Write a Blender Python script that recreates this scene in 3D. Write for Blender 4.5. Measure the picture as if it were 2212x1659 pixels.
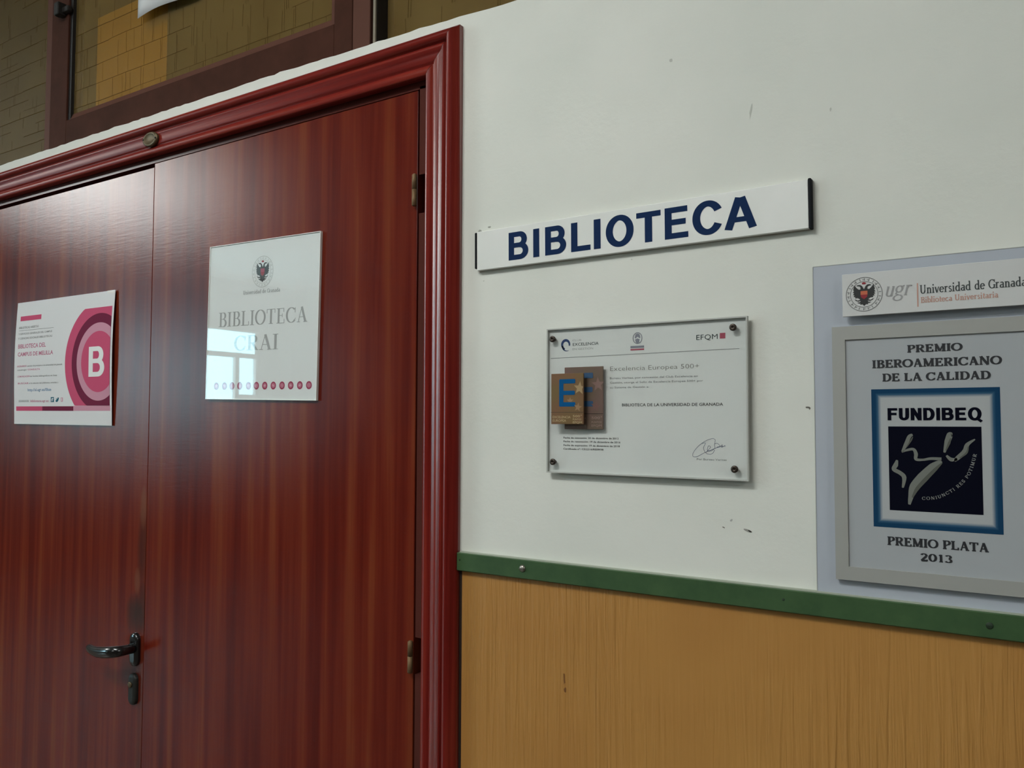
import bpy, bmesh, math, random
from mathutils import Vector, Matrix
from mathutils.geometry import tessellate_polygon
random.seed(7)
for o in list(bpy.data.objects): bpy.data.objects.remove(o)
sc = bpy.context.scene
col = sc.collection
PI = math.pi

# ------------------------------------------------------------------ camera
YAW, PITCH, ROLL, FPX = 0.583, 0.0438, 0.0038, 1800.0
CAM_D, CAM_Z = 1.04, 1.53
F = Vector((-math.sin(YAW)*math.cos(PITCH), math.cos(YAW)*math.cos(PITCH), math.sin(PITCH)))
rgt = Vector((math.cos(YAW), math.sin(YAW), 0)); up = rgt.cross(F)
rx = rgt*math.cos(ROLL)+up*math.sin(ROLL); ux = -rgt*math.sin(ROLL)+up*math.cos(ROLL)
cam_data = bpy.data.cameras.new('camera'); cam = bpy.data.objects.new('camera', cam_data)
col.objects.link(cam)
cam.matrix_world = Matrix(((rx.x, ux.x, -F.x, 0), (rx.y, ux.y, -F.y, -CAM_D), (rx.z, ux.z, -F.z, CAM_Z), (0, 0, 0, 1)))
cam_data.sensor_width = 36.0; cam_data.lens = FPX/2212*36.0; cam_data.clip_start = 0.02
sc.camera = cam

# ------------------------------------------------------------------ world, exposure
wd = bpy.data.worlds.new('sky'); sc.world = wd; wd.use_nodes = True
bg = wd.node_tree.nodes['Background']; bg.inputs[0].default_value = (0.50, 0.86, 1.0, 1); bg.inputs[1].default_value = 12.5
sc.view_settings.view_transform = 'Standard'; sc.view_settings.look = 'None'
sc.view_settings.gamma = 1.0; sc.view_settings.exposure = 0.0; sc.view_settings.use_curve_mapping = False
LAMP_W = 31.5
UP_FILL_W = 17.0
LAMP_COL = (0.975, 1.0, 0.985)

# ------------------------------------------------------------------ helpers
def lin(c):
    return tuple(((v/255)/12.92 if v/255 <= .04045 else (((v/255)+.055)/1.055)**2.4) for v in c)
MATS = {}
def mat(name, rgb, rough=.5, metal=0., coat=0., coat_rough=.1, spec=.5, srgb=False):
    if name in MATS: return MATS[name]
    m = bpy.data.materials.new(name); m.use_nodes = True
    b = m.node_tree.nodes['Principled BSDF']
    c = lin(rgb) if srgb else rgb
    b.inputs['Base Color'].default_value = (*c, 1); b.inputs['Roughness'].default_value = rough
    b.inputs['Metallic'].default_value = metal; b.inputs['Coat Weight'].default_value = coat
    b.inputs['Coat Roughness'].default_value = coat_rough; b.inputs['Specular IOR Level'].default_value = spec
    MATS[name] = m; return m
def N(m, t, **kw):
    n = m.node_tree.nodes.new(t)
    for k, v in kw.items(): setattr(n, k, v)
    return n
def L(m, a, b): m.node_tree.links.new(a, b)
def noise_chain(m, scale_xyz, scale, detail=3, rough=.5, dist=0., typ='Object'):
    tc = N(m, 'ShaderNodeTexCoord'); mp = N(m, 'ShaderNodeMapping'); mp.inputs['Scale'].default_value = scale_xyz
    nz = N(m, 'ShaderNodeTexNoise'); nz.inputs['Scale'].default_value = scale; nz.inputs['Detail'].default_value = detail
    nz.inputs['Roughness'].default_value = rough; nz.inputs['Distortion'].default_value = dist
    L(m, tc.outputs[typ], mp.inputs['Vector']); L(m, mp.outputs[0], nz.inputs['Vector'])
    return nz.outputs['Fac']
def ramp(m, fac, stops):
    r = N(m, 'ShaderNodeValToRGB'); e = r.color_ramp.elements
    while len(e) < len(stops): e.new(.5)
    for i, (p, c) in enumerate(stops): e[i].position = p; e[i].color = (*c, 1) if len(c) == 3 else c
    L(m, fac, r.inputs[0]); return r.outputs[0]
def math_n(m, op, a, b=None, clamp=False):
    n = N(m, 'ShaderNodeMath', operation=op); n.use_clamp = clamp
    for i, v in enumerate((a, b)):
        if v is None: continue
        if isinstance(v, (int, float)): n.inputs[i].default_value = v
        else: L(m, v, n.inputs[i])
    return n.outputs[0]
def mix_col(m, fac, a, b, mode='MIX'):
    n = N(m, 'ShaderNodeMix', data_type='RGBA', blend_type=mode)
    for k, v in ((0, fac), (6, a), (7, b)):
        if isinstance(v, (int, float)): n.inputs[k].default_value = v
        elif isinstance(v, tuple): n.inputs[k].default_value = (*v, 1) if len(v) == 3 else v
        else: L(m, v, n.inputs[k])
    return n.outputs[2]
def bump(m, height, strength, dist, target='Normal'):
    b = m.node_tree.nodes['Principled BSDF']; n = N(m, 'ShaderNodeBump'); n.inputs['Strength'].default_value = strength
    n.inputs['Distance'].default_value = dist; L(m, height, n.inputs['Height']); L(m, n.outputs[0], b.inputs[target]); return n
def base(m, c): L(m, c, m.node_tree.nodes['Principled BSDF'].inputs['Base Color'])

def varnish(m, rough, amount=1.0, normal=None, ior=1.45):
    nt = m.node_tree; pb = nt.nodes['Principled BSDF']; out = nt.nodes['Material Output']
    pb.inputs['Specular IOR Level'].default_value = 0; pb.inputs['Coat Weight'].default_value = 0; pb.inputs['Roughness'].default_value = .9
    g = N(m, 'ShaderNodeBsdfGlossy', distribution='BECKMANN'); g.inputs['Roughness'].default_value = rough; g.inputs[0].default_value = (1, 1, 1, 1)
    fr = N(m, 'ShaderNodeFresnel'); fr.inputs[0].default_value = ior; mx = N(m, 'ShaderNodeMixShader')
    L(m, math_n(m, 'MULTIPLY', fr.outputs[0], amount), mx.inputs[0]); L(m, pb.outputs[0], mx.inputs[1]); L(m, g.outputs[0], mx.inputs[2]); L(m, mx.outputs[0], out.inputs[0])
    if normal is not None: L(m, normal, g.inputs['Normal']); L(m, normal, fr.inputs['Normal'])
def empty(name, loc, label=None, cat=None, group=None, kind=None, tilt=0.):
    o = bpy.data.objects.new(name, None); col.objects.link(o); o.empty_display_size = .05
    o.location = loc; o.rotation_euler = (0, -math.radians(tilt), 0)
    tag(o, label, cat, group, kind)
    o['_m'] = 0; del o['_m']
    return o
def tag(o, label=None, cat=None, group=None, kind=None):
    if label: o['label'] = label
    if cat: o['category'] = cat
    if group: o['group'] = group
    if kind: o['kind'] = kind
    return o
def world_of(o):
    m = Matrix.Translation(o.location) @ o.rotation_euler.to_matrix().to_4x4()
    if o.parent: m = world_of(o.parent) @ o.matrix_parent_inverse @ m
    return m
class MB:
    """collects simple shapes into one mesh"""
    def __init__(s): s.bm = bmesh.new(); s.mi = 0
    def face(s, pts, mi=None):
        vs = [s.bm.verts.new(p) for p in pts]
        try: f = s.bm.faces.new(vs)
        except ValueError: return
        f.material_index = s.mi if mi is None else mi
        return f
    def box(s, x0, x1, y0, y1, z0, z1, bev=0., seg=2, mi=None):
        b = bmesh.new(); bmesh.ops.create_cube(b, size=1)
        for v in b.verts: v.co = Vector(((x0+x1)/2+v.co.x*(x1-x0), (y0+y1)/2+v.co.y*(y1-y0), (z0+z1)/2+v.co.z*(z1-z0)))
        if bev > 0: bmesh.ops.bevel(b, geom=b.edges[:], offset=bev, segments=seg, affect='EDGES', profile=.5)
        s.add(b, mi); return s
    def add(s, b, mi=None):
        vm = {v: s.bm.verts.new(v.co) for v in b.verts}
        for f in b.faces:
            try: nf = s.bm.faces.new([vm[v] for v in f.verts]); nf.material_index = (s.mi if mi is None else mi); nf.smooth = f.smooth
            except ValueError: pass
        b.free()
    def poly(s, pts2, y, mi=None):
        """flat polygon in the x,z plane, facing -y"""
        tris = tessellate_polygon([[Vector((p[0], p[1], 0)) for p in pts2]])
        for t in tris:
            a, b, c = (pts2[i] for i in t)
            if (b[0]-a[0])*(c[1]-a[1])-(b[1]-a[1])*(c[0]-a[0]) < 0: b, c = c, b
            s.face([(q[0], y, q[1]) for q in (a, b, c)], mi)
        return s
    def rect(s, x0, x1, z0, z1, y, mi=None):
        s.face([(x0, y, z0), (x1, y, z0), (x1, y, z1), (x0, y, z1)], mi); return s
    def lathe(s, prof, c, axis='y', n=24, sx=1., sz=1., smooth=True, mi=None):
        """profile [(radius, depth)], axis along y"""
        rings = []
        for r, d in prof:
            ring = []
            for i in range(n):
                a = 2*PI*i/n
                if axis == 'y': p = (c[0]+r*sx*math.cos(a), c[1]+d, c[2]+r*sz*math.sin(a))
                elif axis == 'z': p = (c[0]+r*math.cos(a), c[1]+r*math.sin(a), c[2]+d)
                ring.append(s.bm.verts.new(p))
            rings.append(ring)
        for a, b in zip(rings, rings[1:]):
            for i in range(n):
                f = s.bm.faces.new((a[i], a[(i+1) % n], b[(i+1) % n], b[i])); f.smooth = smooth; f.material_index = s.mi if mi is None else mi
        for ring in (rings[0], rings[-1]):
            f = s.bm.faces.new(ring); f.material_index = s.mi if mi is None else mi
        return s
    def build(s, name, mats, parent=None, world=False, recalc=True, smooth=False):
        if recalc: bmesh.ops.recalc_face_normals(s.bm, faces=s.bm.faces[:])
        me = bpy.data.meshes.new(name); s.bm.to_mesh(me); s.bm.free()
        if not isinstance(mats, (list, tuple)): mats = [mats]
        for m in mats: me.materials.append(m)
        if smooth:
            for p in me.polygons: p.use_smooth = True
        o = bpy.data.objects.new(name, me); col.objects.link(o)
        if parent:
            o.parent = parent
            if world: o.matrix_parent_inverse = world_of(parent).inverted()
        return o

# ---- vector lettering: strokes turned into ribbons
def ribbon(mb, pts, w, y, mi=None, ends=None):
    n = len(pts)
    if n < 2: return
    if n == 2 and not isinstance(w, (list, tuple)):
        (xa, za), (xb, zb) = pts
        if abs(zb-za) > abs(xb-xa) > 1e-6:      # slanted strokes are cut level
            h = w/2*math.hypot(xb-xa, zb-za)/abs(zb-za)
            mb.face([(xa-h, y, za), (xa+h, y, za), (xb+h, y, zb), (xb-h, y, zb)], mi); return
    wl = w if isinstance(w, (list, tuple)) else [w]*n
    Lp, Rp = [], []
    for i in range(n):
        a = Vector(pts[max(i-1, 0)]); b = Vector(pts[i]); c = Vector(pts[min(i+1, n-1)])
        d1 = (b-a).normalized() if (b-a).length > 1e-9 else None
        d2 = (c-b).normalized() if (c-b).length > 1e-9 else None
        if n > 3 and (Vector(pts[0])-Vector(pts[-1])).length < 1e-9:
            if i == 0: d1 = (Vector(pts[0])-Vector(pts[-2])).normalized()
            if i == n-1: d2 = (Vector(pts[1])-Vector(pts[0])).normalized()
        d1 = d1 or d2; d2 = d2 or d1
        n1 = Vector((-d1.y, d1.x)); n2 = Vector((-d2.y, d2.x)); nn = (n1+n2)
        if nn.length < 1e-6: nn = n1
        nn.normalize(); k = 1/max(.5, nn.dot(n1)); h = wl[i]/2*k
        Lp.append(b+nn*h); Rp.append(b-nn*h)
    for i in range(n-1):
        q = (Lp[i], Rp[i], Rp[i+1], Lp[i+1])
        mb.face([(p.x, y, p.y) for p in q], mi)
def arcp(cx, cy, rx_, ry_, a0, a1, n=None):
    n = n or max(6, int(abs(a1-a0)/9))
    if abs(a1-a0) == 360:
        q = [(cx+rx_*math.cos(2*PI*i/n), cy+ry_*math.sin(2*PI*i/n)) for i in range(n)]; return q+[q[0]]
    return [(cx+rx_*math.cos(math.radians(a0+(a1-a0)*i/n)), cy+ry_*math.sin(math.radians(a0+(a1-a0)*i/n))) for i in range(n+1)]
def contrast(pts, k, t):
    out = []
    for i in range(len(pts)):
        a = pts[max(i-1, 0)]; b = pts[min(i+1, len(pts)-1)]
        dx, dy = b[0]-a[0], b[1]-a[1]; l = math.hypot(dx, dy) or 1
        out.append(t+(k-t)*(abs(dy)/l)**1.3)
    return out
def serif(ch, k, t, s):
    S = []
    def st(p, w): S.append((p, w))
    def v(x, y0=0., y1=1., w=k, sb=1, su=1):
        st([(x, y0), (x, y1)], w)
        if sb: st([(x-w/2-s, y0+t/2), (x+w/2+s, y0+t/2)], t)
        if su == 1: st([(x-w/2-s, y1-t/2), (x+w/2+s, y1-t/2)], t)
        if su == 2: st([(x-w/2-s, y1-t/2), (x, y1-t/2)], t)
    def h(x0, x1, y, w=t): st([(x0, y), (x1, y)], w)
    def c(*a):
        p = arcp(*a); st(p, contrast(p, k, t))
    T = 1-t/2; B = t/2; X = .66; XT = X-t/2
    w = .7
    if ch == 'A':
        w = .84; st([(.14, 0), (.40, 1)], t*1.1); st([(.40, 1), (.70, 0)], k); h(.22, .6, .34)
        h(.14-s-.02, .14+s+.03, B); h(.70-k/2-s*.8, .70+k/2+s*.8, B)
    elif ch == 'B':
        v(.2); h(.2, .42, T); h(.2, .44, .53); h(.2, .44, B); c(.42, .765, .2-k*.1, .235-t/2, 90, -90); c(.44, .265, .24-k*.1, .265-t/2, 90, -90); w = .76
    elif ch == 'C' or ch == 'G':
        c(.46, .5, .37, .5-t/2, 48, 318); st([(.76, .66), (.76, .98)], t*1.2); w = .84
        if ch == 'C': st([(.46+.37*math.cos(math.radians(318)), .5+.5*math.sin(math.radians(318))), (.79, .3)], t)
        else: v(.74, 0.04, .44, k, 0, 1)
    elif ch == 'D': v(.2); h(.2, .42, T); h(.2, .42, B); c(.42, .5, .36-k*.1, .5-t/2, 90, -90); w = .86
    elif ch in 'EFL':
        v(.2); w = .74
        if ch != 'L': h(.2, .62, T); h(.2, .5, .52); st([(.62, 1), (.62, .74)], t*1.2); st([(.5, .4), (.5, .64)], t*1.2)
        if ch != 'F': h(.2, .66, B); st([(.66, 0), (.66, .28)], t*1.2)
    elif ch == 'I': v(.2); w = .4
    elif ch == 'J': v(.26, .1, 1, sb=0); c(.1, .12, .16, .2, 0, -120); w = .44
    elif ch == 'M':
        v(.17, w=t*1.3); v(.84); st([(.17, 1), (.5, .06)], k); st([(.5, .06), (.84, 1)], t*1.2); w = 1.02
    elif ch == 'N': v(.17, w=t*1.3, su=2); v(.74, w=t*1.3, sb=0); st([(.17, 1), (.74, 0)], k*1.05); w = .92
    elif ch in 'OQ':
        c(.46, .5, .38, .5-t/2, 0, 360); w = .92
        if ch == 'Q': st([(.5, .1), (.82, -.14)], k*.7)
    elif ch in 'PR':
        v(.2); h(.2, .44, T); h(.2, .44, .47); c(.44, .735, .22-k*.1, .265-t/2, 90, -90); w = .72
        if ch == 'R': st([(.42, .48), (.68, .04)], k*.95); h(.64, .82, B); w = .82
    elif ch == 'S':
        p = arcp(.34, .74, .2, .26-t/2, 40, 230)+arcp(.34, .25, .22, .25-t/2, 70, -150); S.append((p, [t+(k-t)*(.3+.7*math.sin(PI*i/(len(p)-1))) for i in range(len(p))]))
        st([(.56, .7), (.56, .96)], t*1.2); st([(.1, .04), (.1, .32)], t*1.2); w = .66
    elif ch == 'T': v(.4, su=0); h(.06, .74, T); st([(.07, 1), (.07, .72)], t*1.2); st([(.73, 1), (.73, .72)], t*1.2); w = .8
    elif ch == 'U':
        v(.2, .34, 1, sb=0); v(.7, .34, 1, w=t*1.4, sb=0); c(.45, .36, .25, .36-t/2, 180, 360); w = .9
    elif ch == 'V': st([(.12, 1), (.42, 0)], k); st([(.42, 0), (.72, 1)], t*1.2); h(.02, .28, T); h(.62, .84, T); w = .84
    elif ch == '0': c(.36, .5, .27, .5-t/2, 0, 360); w = .72
    elif ch == '1': v(.34, su=0); st([(.34, 1-t*.6), (.16, .86)], t*1.4); w = .62
    elif ch == '2': c(.34, .72, .22, .28-t/2, 165, -20); st([(.54, .63), (.12, .06)], t*1.9); h(.1, .62, .06, t*2.2); st([(.62, 0), (.62, .22)], t*1.1); w = .72
    elif ch == '3': c(.32, .75, .2, .25-t/2, 160, -80); c(.32, .27, .24, .27-t/2, 85, -160); w = .7
    elif ch == 'n': v(.16, 0, X, su=2); v(.52, 0, .42, su=0); c(.34, .42, .18, X-.42-t/2, 170, 0); w = .7
    elif ch == 'm': v(.16, 0, X, su=2); w = 1
    elif ch == 'i': v(.16, 0, X, su=2); st([(.16, .84), (.16, .84+k)], k); w = .34
    elif ch == 'l': v(.16, 0, 1.05, su=2); w = .34
    elif ch == 'r': v(.16, 0, X, su=2); c(.32, .42, .16, X-.42-t/2, 170, 45); w = .5
    elif ch == 'u': v(.16, .2, X, sb=0, su=2); v(.5, 0, X, su=2); c(.33, .2, .17, .2-t/2, 180, 360); w = .68
    elif ch == 'v': st([(.06, X), (.28, 0)], k); st([(.28, 0), (.5, X)], t*1.3); h(0, .18, XT); h(.42, .58, XT); w = .58
    elif ch == 'e': c(.3, .33, .24, .33-t/2, 0, 320); h(.08, .54, .35); w = .6
    elif ch == 'c': c(.3, .33, .24, .33-t/2, 45, 318); w = .56
    elif ch == 'o': c(.32, .33, .25, .33-t/2, 0, 360); w = .64
    elif ch == 's':
        p = arcp(.24, .48, .14, .17-t/2, 30, 230)+arcp(.24, .17, .16, .17-t/2, 70, -150); st(p, k*.7); w = .48
    elif ch == 'd': v(.52, 0, 1.05, su=2); c(.32, .33, .22, .33-t/2, 20, 340); w = .7
    elif ch == 'b': v(.14, 0, 1.05, sb=0, su=2); c(.34, .33, .22, .33-t/2, -160, 160); w = .62
    elif ch == 'a': v(.44, 0, .46, su=0); c(.28, .46, .16, .2-t/2, 150, 0); c(.26, .19, .18, .19-t/2, 60, 330); w = .58
    elif ch == 't': v(.2, .1, .86, sb=0, su=0); h(.06, .4, XT); c(.32, .12, .12, .12-t/2, 180, 310); w = .42
    elif ch == 'g': c(.26, .44, .19, .22-t/2, 0, 360); c(.3, -.12, .27, .17, 0, 360); st([(.14, .26), (.1, .14), (.3, .06)], k*.6); st([(.42, .6), (.56, .64)], k*.6); w = .62
    elif ch == ' ': w = .34
    return S, w
def sans(ch, k=.2, hz=.175):
    S = []; g = hz; T = 1-g/2; B = g/2; X0 = k/2
    def st(p, w): S.append((p, w))
    def c(cx, cy, rx_, ry_, a0, a1):
        p = arcp(cx, cy, rx_, ry_, a0, a1, max(8, int(abs(a1-a0)/7))); st(p, contrast(p, k, g))
    w = .7
    if ch == 'I': st([(X0, 0), (X0, 1)], k); w = k
    elif ch == 'L': st([(X0, 0), (X0, 1)], k); st([(0, B), (.62, B)], g); w = .62
    elif ch == 'T': st([(.34, 0), (.34, 1)], k); st([(0, T), (.68, T)], g); w = .68
    elif ch in 'EF':
        st([(X0, 0), (X0, 1)], k); st([(0, T), (.66, T)], g); st([(0, .52), (.61, .52)], g); w = .66
        if ch == 'E': st([(0, B), (.68, B)], g); w = .68
    elif ch == 'B':
        st([(X0, 0), (X0, 1)], k); st([(X0, T), (.42, T)], g); st([(X0, .52), (.44, .52)], g*.95); st([(X0, B), (.42, B)], g)
        c(.41, .5+(.5-g/2+.02)/2, .17, (T-.52)/2, 95, -95); c(.42, (B+.52)/2, .21, (.52-B)/2, 95, -95); w = .42+.21+k/2
    elif ch == 'O': c(.4, .5, .4-k/2, .52-g/2, 0, 360); w = .8
    elif ch == 'Q': c(.42, .5, .42-k/2, .52-g/2, 0, 360); st([(.5, .2), (.84, -.1)], k*.8); w = .86
    elif ch == 'C': c(.4, .5, .4-k/2, .52-g/2, 28, 332); w = .78
    elif ch == 'A': st([(.11, 0), (.375, 1)], k*.92); st([(.425, 1), (.69, 0)], k*.92); st([(.2, .3), (.6, .3)], g*.9); w = .8
    elif ch == 'D': st([(X0, 0), (X0, 1)], k); st([(X0, T), (.36, T)], g); st([(X0, B), (.36, B)], g); c(.36, .5, .36-k/2+.02, .5-g/2, 90, -90); w = .74
    elif ch == 'U': st([(X0, .34), (X0, 1)], k); st([(.68-X0, .34), (.68-X0, 1)], k); c(.34, .34, .34-k/2, .34-g/2, 180, 360); w = .68
    elif ch == 'N': st([(X0, 0), (X0, 1)], k); st([(.72-X0, 0), (.72-X0, 1)], k); st([(X0, .96), (.72-X0, .04)], k); w = .72
    return S, w
def bbox(S):
    xs = []; ys = []
    for p, w in S:
        ww = max(w) if isinstance(w, (list, tuple)) else w
        for i, q in enumerate(p):
            xs.append(q[0]); ys.append(q[1])
    return min(xs), max(xs), min(ys), max(ys)
def put_glyph(mb, S, y, ox, oz, sx, sz, skew=0., rot=0.):
    for si, (p, w) in enumerate(S):
        y = y-.00002
        wl = list(w) if isinstance(w, (list, tuple)) else [w]*len(p)
        # ribbon built in glyph units, then mapped
        t = MB(); ribbon(t, p, wl, 0)
        for f in t.bm.faces:
            q = []
            for vtx in f.verts:
                gx, gz = vtx.co.x+skew*vtx.co.z, vtx.co.z
                X, Z = gx*sx, gz*sz
                c_, s_ = math.cos(rot), math.sin(rot)
                q.append((ox+X*c_-Z*s_, y, oz+X*s_+Z*c_))
            mb.face(q)
        t.bm.free()
def word(mb, text, x0, x1, zb, zt, y, kind='serif', k=.15, t=.05, s=.07, track=.0, skew=0.):
    gl = [serif(ch, k, t, s) if kind == 'serif' else sans(ch, k, t) for ch in text]
    tot = sum(g[1] for g in gl)+track*(len(gl)-1)
    sx = (x1-x0)/tot; sz = zt-zb; x = x0
    for S, w in gl:
        put_glyph(mb, S, y, x, zb, sx, sz, skew); x += (w+track)*sx
MM = .001
# ---- small print through the built-in face
def print_text(lines, mat_, name, parent, y, bold=0.):
    """lines: (text, x0, x1, zbase, capheight) in mm of the parent's face"""
    if len(lines) > 1: return [print_text([l], mat_, name, parent, y, bold) for l in lines]
    out = MB()
    for text, x0, x1, zb, ch in lines:
        cu = bpy.data.curves.new('t', 'FONT'); cu.body = text; cu.size = 1; cu.resolution_u = 2; cu.offset = bold
        ob = bpy.data.objects.new('t', cu); col.objects.link(ob); bpy.context.view_layer.update()
        me = bpy.data.meshes.new_from_object(ob.evaluated_get(bpy.context.evaluated_depsgraph_get()))
        xs = [v.co.x for v in me.vertices]
        if xs:
            a, b = min(xs), max(xs); sx = (x1-x0)/(b-a); sz = ch/.72
            vs = [out.bm.verts.new(((x0+(v.co.x-a)*sx)*MM, y, (zb+v.co.y*sz)*MM)) for v in me.vertices]
            for p in me.polygons:
                try: out.bm.faces.new([vs[i] for i in p.vertices])
                except ValueError: pass
        bpy.data.objects.remove(ob); bpy.data.curves.remove(cu); bpy.data.meshes.remove(me)
    for f in out.bm.faces:
        f.normal_update()
        if f.normal.y > 0: f.normal_flip()
    return out.build(name, mat_, parent, recalc=False)

# ------------------------------------------------------------------ materials
m_wall = mat('white plaster', (.70, .715, .655), .75)
f = noise_chain(m_wall, (1, 1, 1), 5, 4); base(m_wall, ramp(m_wall, f, [(.3, (.67, .69, .63)), (.7, (.73, .74, .68))]))
g_ = noise_chain(m_wall, (1, 1, 1), 60, 5, .6); bump(m_wall, g_, .25, .002)
m_plain = mat('cream wall paint', (.17, .15, .12), .9, spec=.1)
m_ceil = mat('ceiling white', (.84, .84, .81), .95, spec=.05)
m_floor = mat('terrazzo', (.30, .25, .20), .35)
f = noise_chain(m_floor, (1, 1, 1), 40, 6, .7); base(m_floor, ramp(m_floor, f, [(.35, (.07, .055, .045)), (.6, (.13, .11, .09))]))
m_ochre = mat('ochre gloss paint', (.36, .17, .045), .45)
f = noise_chain(m_ochre, (1, 1, 1), 4, 4)
base(m_ochre, ramp(m_ochre, f, [(.3, (.40, .185, .043)), (.7, (.45, .225, .055))]))
tc = N(m_ochre, 'ShaderNodeTexCoord'); sp = N(m_ochre, 'ShaderNodeSeparateXYZ'); L(m_ochre, tc.outputs['Object'], sp.inputs[0])
f1 = noise_chain(m_ochre, (120, 120, 5), 1, 3, .55, .8)
f2 = noise_chain(m_ochre, (3, 3, 2), 1, 2)
hh = math_n(m_ochre, 'MULTIPLY', f1, ramp(m_ochre, f2, [(.4, (.15,)*3), (.62, (1,)*3)]))
bump(m_ochre, hh, .75, .006)
m_green = mat('green rail paint', (.030, .075, .022), .5)
f = noise_chain(m_green, (1, 1, 1), 30, 5, .6); base(m_green, ramp(m_green, f, [(.3, (.026, .070, .022)), (.7, (.045, .10, .034))])); bump(m_green, f, .3, .001)
m_greentop = mat('pale worn paint edge', (.34, .38, .30), .6)
# varnished sapele door
def door_wood(name, stain):
    m = mat(name, (.2, .05, .03), .45, coat=.5, coat_rough=.27, spec=.2)
    a = noise_chain(m, (26, 26, .9), 1, 3, .5, .25)
    b = noise_chain(m, (110, 110, 2.5), 1, 3, .6, .1)
    c_ = noise_chain(m, (9, 9, 2.2), 1, 3, .5, .3)
    s1 = math_n(m, 'ADD', math_n(m, 'MULTIPLY', a, .68), math_n(m, 'MULTIPLY', b, .16))
    s2 = math_n(m, 'ADD', s1, math_n(m, 'MULTIPLY', c_, .16))
    cc = ramp(m, s2, [(.34, (.074, .0066, .0040)), (.46, (.106, .0108, .0057)), (.55, (.140, .0185, .0080)), (.68, (.190, .042, .0140))])
    if stain:
        tc = N(m, 'ShaderNodeTexCoord'); sp = N(m, 'ShaderNodeSeparateXYZ'); L(m, tc.outputs['Object'], sp.inputs[0])
        x, z = sp.outputs[0], sp.outputs[2]
        nz = noise_chain(m, (14, 14, 5), 1, 4, .6)
        def blob(cx, cz, wx, wz, amp=1.):
            u = math_n(m, 'DIVIDE', math_n(m, 'SUBTRACT', x, cx), wx); v_ = math_n(m, 'DIVIDE', math_n(m, 'SUBTRACT', z, cz), wz)
            r = math_n(m, 'ADD', math_n(m, 'MULTIPLY', u, u), math_n(m, 'MULTIPLY', v_, v_))
            q = math_n(m, 'SUBTRACT', math_n(m, 'ADD', 1.0, math_n(m, 'MULTIPLY', math_n(m, 'SUBTRACT', nz, .5), 1.6)), r, True)
            return math_n(m, 'MULTIPLY', q, amp)
        tot = blob(-1.625, 1.12, .045, .05, .9)
        for bb in ((-1.610, 1.255, .021, .09, .55), (-1.606, 1.15, .02, .06, .6), (-1.645, 1.00, .04, .035, .6), (-1.607, .80, .024, .16, .45), (-1.607, .93, .02, .2, .35)):
            tot = math_n(m, 'MAXIMUM', tot, blob(*bb))
        cc = mix_col(m, tot, cc, (.030, .014, .010))
        wear = math_n(m, 'MAXIMUM', blob(-1.612, 1.345, .012, .045, .5), blob(-1.628, 1.19, .012, .03, .5))
        cc = mix_col(m, wear, cc, (.17, .07, .035))
    base(m, cc)
    rp = noise_chain(m, (18, 18, 190), 1, 3, .6, .5)
    n = N(m, 'ShaderNodeBump'); n.inputs['Strength'].default_value = .10; n.inputs['Distance'].default_value = .0010
    L(m, math_n(m, 'ADD', rp, math_n(m, 'MULTIPLY', a, 1.2)), n.inputs['Height'])
    pb = m.node_tree.nodes['Principled BSDF']; L(m, n.outputs[0], pb.inputs['Normal'])
    varnish(m, .27, .62, n.outputs[0])
    return m
m_door = door_wood('varnished mahogany', False); m_door_l = door_wood('varnished mahogany stained', True)
def casing_mat(name, sc_, amt=.36):
    m = mat(name, (.16, .02, .014), .42, coat=.5, coat_rough=.2, spec=.25)
    a = noise_chain(m, sc_, 1, 4, .55, .3)
    base(m, ramp(m, a, [(.32, (.120, .0105, .0080)), (.5, (.178, .0170, .0125)), (.68, (.235, .031, .018))]))
    bn = bump(m, a, .12, .0006); varnish(m, .34, amt, bn.outputs[0]); return m
m_case_v = casing_mat('casing varnish upright', (60, 60, 1.6), .13); m_case_h = casing_mat('casing varnish head', (1.6, 60, 60))
m_jamb = mat('jamb dark red', (.085, .025, .019), .5); varnish(m_jamb, .3, .2)
m_black = mat('shadow gap black', (.004, .003, .003), .8)  # near-black stands in for the shade inside gaps, hinge pockets and screw holes
m_brass = mat('tarnished brass', (.17, .105, .048), .6, .5)
m_brass2 = mat('dull bronze', (.115, .085, .045), .5, .6)
m_plastic = mat('black plastic', (.006, .006, .006), .22, coat=.5, coat_rough=.08)
m_plastic2 = mat('worn black plastic', (.011, .011, .009), .5)
m_steel = mat('steel', (.35, .33, .29), .35, .9)
m_dkscrew = mat('dark screw', (.07, .055, .045), .35, .8)
# clerestory
m_sash = mat('brown sash paint', (.072, .030, .020), .7, spec=.06)
f = noise_chain(m_sash, (3, 3, 3), 6, 4, .6); base(m_sash, ramp(m_sash, f, [(.3, (.046, .0175, .011)), (.7, (.066, .025, .016))]))
m_sash2 = mat('brown frame paint', (.100, .043, .030), .6, spec=.08)
m_sashdk = mat('rebate shade and catch black', (.006, .004, .003), .7)  # near-black for painted shade in the rebates, also the dark catch
m_grey_line = mat('putty line', (.20, .17, .12), .6)
def glass_mat(name, c1, c2, tr):
    m = mat(name, c1, .5, spec=.12)
    f = noise_chain(m, (1, 1, 1), 9, 4, .6); cc = ramp(m, f, [(.3, c1), (.7, c2)]); base(m, cc)
    g = noise_chain(m, (1, 1, 1), 45, 3, .5); bump(m, g, .12, .003)
    nt = m.node_tree; pb = nt.nodes['Principled BSDF']; out = nt.nodes['Material Output']
    tb = N(m, 'ShaderNodeBsdfTransparent'); tb.inputs[0].default_value = (1.0, .86, .50, 1)
    mx = N(m, 'ShaderNodeMixShader'); mx.inputs[0].default_value = tr
    L(m, pb.outputs[0], mx.inputs[1]); L(m, tb.outputs[0], mx.inputs[2]); L(m, mx.outputs[0], out.inputs[0]); return m
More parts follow.
